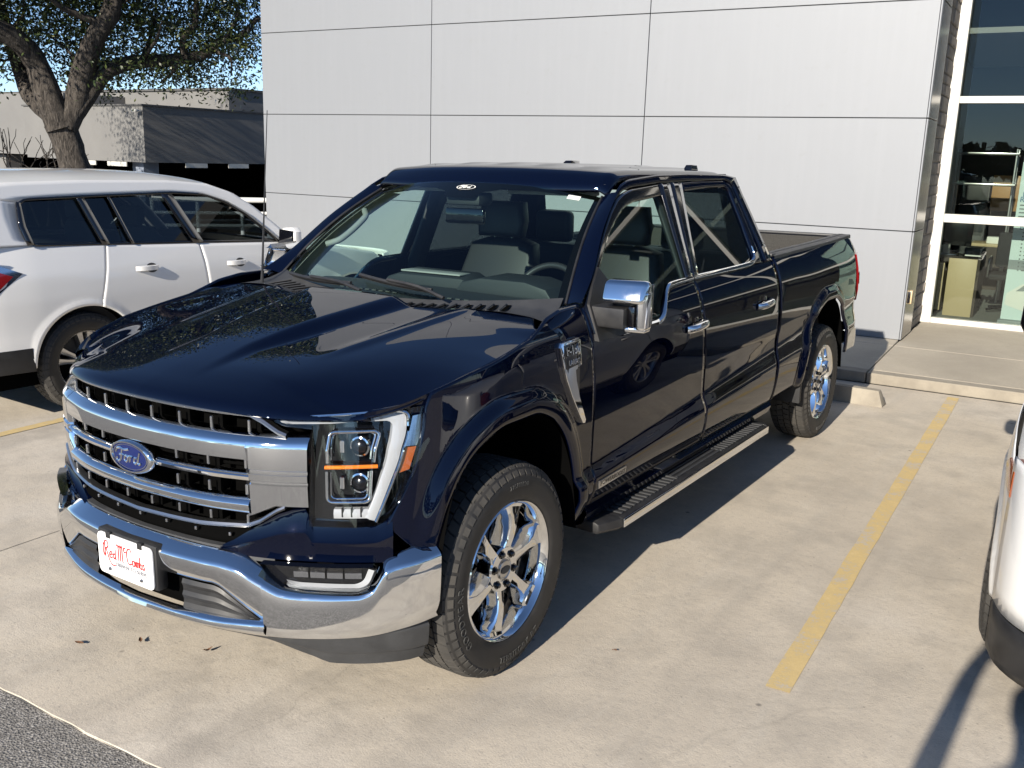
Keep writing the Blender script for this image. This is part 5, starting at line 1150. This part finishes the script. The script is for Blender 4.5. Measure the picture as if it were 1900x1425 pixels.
sc2 = box('security_camera', (-.18, -.20, 0), (.0, -.12, .07), 'white_frame', None, .02, loc=(cx, cy, 2.70)); tag(sc2, 'small white security camera on the corner of the grey building fascia', 'camera')
tube('camera_arm', [(-.03, -.16, .03), (-.03, .02, .03)], .018, 'white_frame', sc2, 8)
# stake body rails and a dark car seen past the white car
rl = empty('white_railing', tuple(wpix(462, 400, 15.5)), 0, 'white tube railing beyond the roof of the white sport utility car', 'railing'); ro = Vector(rl.location); ro.z = -1.0; rl.location = ro
dirr = Vector((.62, .78, 0)).normalized()
for z in (1.55, 1.75, 1.94, 2.14): tube('rail', [tuple(dirr*-1.4+Vector((0, 0, z))), tuple(dirr*1.2+Vector((0, 0, z)))], .026 if z < 2.1 else .04, 'white_rail', rl, 8)
for k in np.linspace(-1.4, 1.2, 5): tube('post', [tuple(dirr*k), tuple(dirr*k+Vector((0, 0, 2.16)))], .03, 'white_rail', rl, 8)
# dark pickups in the bays: cab shapes
for i, (u, v, D_, nm) in enumerate(((275, 345, 27.5, 'dark car standing in the service bay behind the oak trunk'), (415, 350, 25, 'dark car standing in the service bay beside the white railing'))):
    p = wpix(u, v, D_); o = empty('service_car', (p.x, p.y, -1.33), rad(40), nm, 'car')
    prism('body', [(-2.1, .3), (-2.15, .75), (-1.9, .95), (-1.0, 1.02), (-.5, 1.5), (.9, 1.55), (1.4, 1.1), (2.1, 1.0), (2.15, .4)], lambda a, b: (a, -.85, b), lambda a, b: (a, .85, b), 'monitor_black', o, .06, 3)
    prism('window_band', [(-.86, 1.08), (-.45, 1.44), (.82, 1.48), (1.15, 1.1)], lambda a, b: (a, -.856, b), lambda a, b: (a, .856, b), 'suv_glass', o)
    tube('roof_trim', [(-.95, -.8, 1.06), (-.5, -.78, 1.53), (.9, -.78, 1.58), (1.35, -.8, 1.12)], .03, 'white_paint', o, 6)
    for a in (-1.35, 1.35):
        for b in (-.78, .78): lathe('wheel', [(-.1, .2), (-.1, .34), (.1, .34), (.1, .2), (.08, 0)], 'rubber', o, 20, 'y', (a, b, .34))
# ================================================================== far trees round the lot (seen in reflections)
def wood(nm, label, pts_, seed):
    r_ = np.random.default_rng(seed); V_, F_ = [], []
    for (x, y, R_, H) in pts_:
        for _ in range(420):
            a, b = r_.uniform(0, 2*math.pi), r_.uniform(-.2, 1); rr2 = R_*math.sqrt(max(0, 1-b*b*.8))*r_.uniform(.6, 1); p = np.array([x+rr2*math.cos(a), y+rr2*math.sin(a), 1.2+H*(.25+.75*max(b, 0))*r_.uniform(.8, 1.05)])
            u = r_.normal(0, 1, 3); u /= np.linalg.norm(u); w2 = np.cross(u, r_.normal(0, 1, 3)); w2 /= np.linalg.norm(w2); s_ = r_.uniform(.35, .8); k = len(V_)
            V_ += [p-u*s_, p+w2*s_*.6, p+u*s_, p-w2*s_*.6]; F_.append((k, k+1, k+2, k+3))
        V_ += [(x-.2, y-.2, -1), (x+.2, y-.2, -1), (x+.15, y+.15, 4), (x-.15, y+.1, 4)]; k = len(V_)-4; F_.append((k, k+1, k+2, k+3))
    o = mesh(nm, V_, F_, 'far_leaf', smooth=False); o['kind'] = 'stuff'; tag(o, label, 'wood'); return o
r2 = np.random.default_rng(3)
wood('far_wood', 'far line of evergreen oaks along the road across the lot', [(x+r2.uniform(-2, 2), -62+r2.uniform(-5, 5), r2.uniform(3, 5), r2.uniform(2, 4)) for x in np.arange(-55, 75, 6.0)], 5)
wood('side_wood', 'far line of evergreen oaks along the side of the lot', [(46+r2.uniform(-4, 4), y+r2.uniform(-2, 2), r2.uniform(3.5, 5.5), r2.uniform(6, 10)) for y in np.arange(-50, 70, 6.0)], 6)
# fallen leaves, pebbles
for i, (u, v, lab) in enumerate(((147, 1194, 'thin curled brown leaf on the concrete in front of the licence plate'), (261, 1190, 'upright rounded brown leaf on the concrete below the bumper'), (386, 1208, 'flat veined brown leaf on the concrete under the air dam'), (1140, 1207, 'tiny tan leaf scrap on the concrete beside the front wheel shadow'))):
    d = fw+rt*((u-950)/1770.35)-up*((v-712.5)/1770.35); k = (.006-1.913)/d.z; p = Vector((2.7731, -2.7766, 1.913))+d*k; q = .55 if i < 3 else .3
    G = [[(a*.034*q+random.uniform(-.002, .002), b*.014*q*(1-a*a*.8), q*(.010*abs(b)+.012*a*a*(i % 3)*.6)+random.uniform(0, .003)) for b in (-1, -.4, .4, 1)] for a in np.linspace(-1, 1, 7)]
    o = grid('dry_leaf', G, 'dry_leaf'); o.location = p; o.rotation_euler = (0, 0, random.uniform(0, 6)); tag(o, lab, 'leaf', 'fallen leaves on the concrete')
# ================================================================== showroom contents (building-aligned)
def bwx(u, v, yl):
    """pixel direction met with the plane at building depth yl -> building coords (x, z)"""
    d = fw+rt*((u-950)/1770.35)-up*((v-712.5)/1770.35); o = Vector((2.7731, -2.7766, 1.913)); k = (yl-(o-bo).dot(by_))/d.dot(by_); p = o+d*k; return (p-bo).dot(bx_), p.z
def bempty(nm, x, y, z, label, cat): return empty(nm, BL(x, y, z), BA, label, cat)
x0, zt0 = bwx(1762, 478, 2.3); x1, _ = bwx(1815, 480, 2.3)
dk = bempty('reception_desk', x0, 2.3, .152, 'beige laminate reception desk end panel behind the showroom glass', 'desk')
hh = zt0-.152; wd = x1-x0
box('desk_panel', (0, -.02, .0), (wd, .0, hh), 'beige_laminate', dk, .003); box('desk_side', (wd, .0, 0), (wd+.03, .75, hh), 'dark_brown', dk); box('desk_top', (-.35, .0, hh*.93), (wd, .8, hh), 'dark_brown', dk); box('desk_back', (-.35, .76, 0), (wd, .8, hh*.93), 'dark_brown', dk); box('desk_drawers', (-.34, .05, .05), (-.05, .7, hh*.9), 'beige_laminate', dk)
mo = bempty('computer_monitor', x0-.10, 2.75, .152+hh, 'black computer monitor on the reception desk', 'monitor'); box('screen', (-.28, 0, .12), (.28, .04, .48), 'monitor_black', mo, .008); box('stand', (-.04, .0, .0), (.04, .05, .14), 'satin_chrome', mo); box('foot', (-.13, -.08, 0), (.13, .12, .015), 'satin_chrome', mo, .004)
pr_ = bempty('desk_printer', x0+.15, 2.55, .152+hh, 'grey desk printer beside the monitor', 'printer'); box('printer_body', (-.02, 0, 0), (.20, .3, .12), 'grey_plastic', pr_, .015); box('paper_tray', (.0, -.08, .02), (.18, 0, .035), 'paper_white', pr_, .004)
ch = bempty('office_chair', x1+.35, 3.1, .152, 'black office chair with bent tube arms beside the reception desk', 'chair')
box('seat', (-.25, -.25, .42), (.25, .25, .50), 'chair_fabric', ch, .03); box('backrest', (-.23, .22, .55), (.23, .28, 1.0), 'chair_fabric', ch, .03)
for s in (-.27, .27): tube('armrest', crv([(s, -.2, .45), (s, -.22, .66), (s, .0, .70), (s, .2, .66), (s, .24, .5)], 16), .014, 'satin_chrome', ch, 8)
tube('gas_post', [(0, 0, .06), (0, 0, .42)], .025, 'monitor_black', ch, 8)
for k in range(5): a = k*2*math.pi/5; tube('base_leg', [(0, 0, .08), (.28*math.cos(a), .28*math.sin(a), .04)], .018, 'monitor_black', ch, 6)
x2, z2 = bwx(1840, 452, 4.2); tb = bempty('side_table', x2, 4.2, .152, 'light wood counter carrying two white paper trays', 'table'); box('table_top', (-.25, -.3, z2-.18), (.7, .3, z2-.14), 'beige_laminate', tb, .006)
for s in (-.2, .65): tube('leg', [(s, -.2, 0), (s, -.2, z2-.18)], .02, 'satin_chrome', tb, 8)
for k in range(2): pt = bempty('paper_tray', x2+.02+.17*k, 4.1, z2+.012, ('white paper tray on the light wood counter, nearer the reception desk', 'white paper tray on the light wood counter, nearer the banner')[k], 'tray'); pt['group'] = 'trays on the counter'; box('tray_body', (-.075, -.1, 0), (.075, .1, .09), 'paper_white', pt, .008)
x3, z3 = bwx(1845, 325, 4.9); x4, z4 = bwx(1893, 393, 4.9); cb_ = bempty('wood_cabinet', x3, 4.9, z4, 'orange brown wooden wall cabinet behind the showroom glass', 'cabinet'); box('cabinet_door', (0, -.02, 0), (x4-x3, 0, z3-z4), 'orange_laminate', cb_, .004); box('cabinet_body', (.005, 0, .005), (x4-x3-.005, .68, z3-z4-.005), 'dark_brown', cb_)
x5, z5 = bwx(1787, 330, 5.0); sh = bempty('grey_filing_cabinet', x5, 5.0, .152, 'tall grey filing cabinet against the brown showroom wall', 'cabinet'); box('cabinet_body', (0, 0, 0), (.38, .5, z5-.152), 'grey_plastic', sh, .01)
for k in range(4): box('drawer', (.02, -.012, .05+k*.42), (.36, -.001, .42+k*.42), 'grey_plastic', sh, .004)
for k in range(8):     # steel display shelf with small goods
    pass
x6, z6 = bwx(1790, 282, 4.0); x7, z7 = bwx(1890, 300, 4.0); sf = bempty('steel_shelf', x6, 4.0, .152, 'low steel display shelving behind the upper showroom pane', 'shelf')
for zz in (z6-.152, z7-.45): 
    box('shelf_board', (-.1, 0, zz-.03), (x7-x6, .4, zz), 'satin_chrome', sf, .004)
for xx in (-.08, x7-x6-.03):
    for yy in (.02, .38): tube('upright', [(xx, yy, 0), (xx, yy, z6-.1)], .015, 'satin_chrome', sf, 6)
# banner stand
bxl, bzl = bwx(1856, 588, 1.95); bxr = bxl+.85; bzt = bwx(1896, 248, 1.95)[1]
bn = bempty('banner_stand', bxl, 1.95, .152, 'pale roll up banner with blue headings standing behind the showroom glass', 'banner')
H_ = bzt-.152; box('banner_foot', (-.03, -.09, 0), (.88, .09, .07), 'banner_grey', bn, .02)
box('banner_sheet', (0, 0, .07), (.85, .006, H_), 'banner_pale', bn); tube('banner_rail', [(0, .003, H_), (.85, .003, H_)], .014, 'satin_chrome', bn, 8)
def bband(z0, z1, m_, nm='banner_print', xa=0, xb_=.85): box(nm, (xa, -.0025, z0), (xb_, -.001, z1), m_, bn)
def bz(v): return bwx(1880, v, 1.95)[1]-.152
bband(bz(500), bz(482), 'banner_grey'); bband(bz(300), bz(290), 'text_grey')
bt_f = lambda x_, z_: (lambda u, v, w: (x_+u, -.003-w, z_+v))
text_obj('banner_lettering', 'DRIVEN', .085, 'banner_blue', bn, bt_f(.04, bz(360)), .0004, align='LEFT'); text_obj('banner_lettering', 'RTIFIED', .085, 'banner_blue', bn, bt_f(.02, bz(370)), .0004, align='LEFT'); text_obj('banner_lettering', 'BENEFITS', .085, 'banner_blue', bn, bt_f(.06, bz(421)), .0004, align='LEFT')
for k in range(11):
    mesh('banner_bullet', [(.10, -.003, bz(432+7*k)), (.115, -.003, bz(432+7*k)), (.115, -.003, bz(432+7*k)+.015), (.10, -.003, bz(432+7*k)+.015)], [(0, 1, 2, 3)], 'text_grey', bn, smooth=False)
    if k: bband(bz(432+7*k), bz(432+7*k)+.012, 'text_grey', 'banner_text_line', .14, .14+.25+.1*((k*7) % 4))
for k in range(4): bband(bz(381+7*k), bz(381+7*k)+.012, 'text_grey', 'banner_text_line', .03, .45+.05*(k % 3))
prism('banner_car_print', [(.02, bz(566)), (.03, bz(545)), (.16, bz(528)), (.34, bz(512)), (.60, bz(508)), (.83, bz(525)), (.83, bz(575)), (.3, bz(580))], lambda a, b: (a, -.003, b), lambda a, b: (a, -.0012, b), 'paper_white', bn)
prism('banner_glass_print', [(.12, bz(540)), (.20, bz(528)), (.36, bz(516)), (.58, bz(513)), (.60, bz(535))], lambda a, b: (a, -.0042, b), lambda a, b: (a, -.003, b), 'banner_grey', bn)
# ================================================================== photographer (throws the shadow at the right edge of the bay)
PV = [(0, 0, .98), (0, .0, 1.18), (0, -.01, 1.42), (0, .0, 1.55), (0, .03, 1.66), (0, .03, 1.76),
      (-.19, 0, 1.44), (-.34, .10, 1.36), (-.22, .30, 1.66), (-.17, .36, 1.74), (.19, 0, 1.44), (.34, .10, 1.36), (.20, .30, 1.66), (.13, .36, 1.74),
      (-.10, 0, .92), (-.12, .03, .50), (-.13, -.02, .09), (-.14, .13, .04), (.10, 0, .92), (.12, .03, .50), (.13, -.02, .09), (.14, .13, .04)]
PE = [(0, 1), (1, 2), (2, 3), (3, 4), (4, 5), (2, 6), (6, 7), (7, 8), (8, 9), (2, 10), (10, 11), (11, 12), (12, 13), (0, 14), (14, 15), (15, 16), (16, 17), (0, 18), (18, 19), (19, 20), (20, 21)]
PR = [.15, .14, .15, .06, .085, .075, .075, .05, .038, .03, .075, .05, .038, .03, .10, .068, .045, .04, .10, .068, .045, .04]
for sgn, (hx, hy, hz_) in ((-1, PV[9]), (1, PV[13])):      # fingers closing on the phone
    h0 = 9 if sgn < 0 else 13
    for k in range(5):
        b = len(PV); PV.append((hx+sgn*(-.015), hy+.03, hz_+.05-.022*k)); PV.append((hx-sgn*.045, hy+.05, hz_+.055-.022*k)); PE.append((h0, b)); PE.append((b, b+1)); PR += [.010, .008]
ph = empty('person', (3.06, -3.22, .004), rad(8), 'person in dark clothes holding up a phone in front of the pickup', 'person')
me = bpy.data.meshes.new('body'); me.from_pydata(PV, PE, []); bo_ = link('body', me, 'shirt', ph)
md = bo_.modifiers.new('skin', 'SKIN'); md.use_smooth_shade = True
for i, sv in enumerate(me.skin_vertices[0].data): sv.radius = (PR[i], PR[i]*(.72 if i in (0, 1, 2) else 1)); sv.use_root = (i == 0)
md2 = bo_.modifiers.new('sub', 'SUBSURF'); md2.levels = 1; md2.render_levels = 2
me.materials.append(M['skin']); me.materials.append(M['denim'])
lathe('hair', [(1.80, .0), (1.79, .06), (1.755, .085), (1.70, .088), (1.66, .080)], 'hair', ph, 20, 'z', (0, .015, 0))
pb = box('mobile_phone', (3.0, -2.93, 1.70), (3.16, -2.92, 1.78), 'monitor_black', None, .004); tag(pb, 'black mobile phone held in the hands of the person', 'phone')
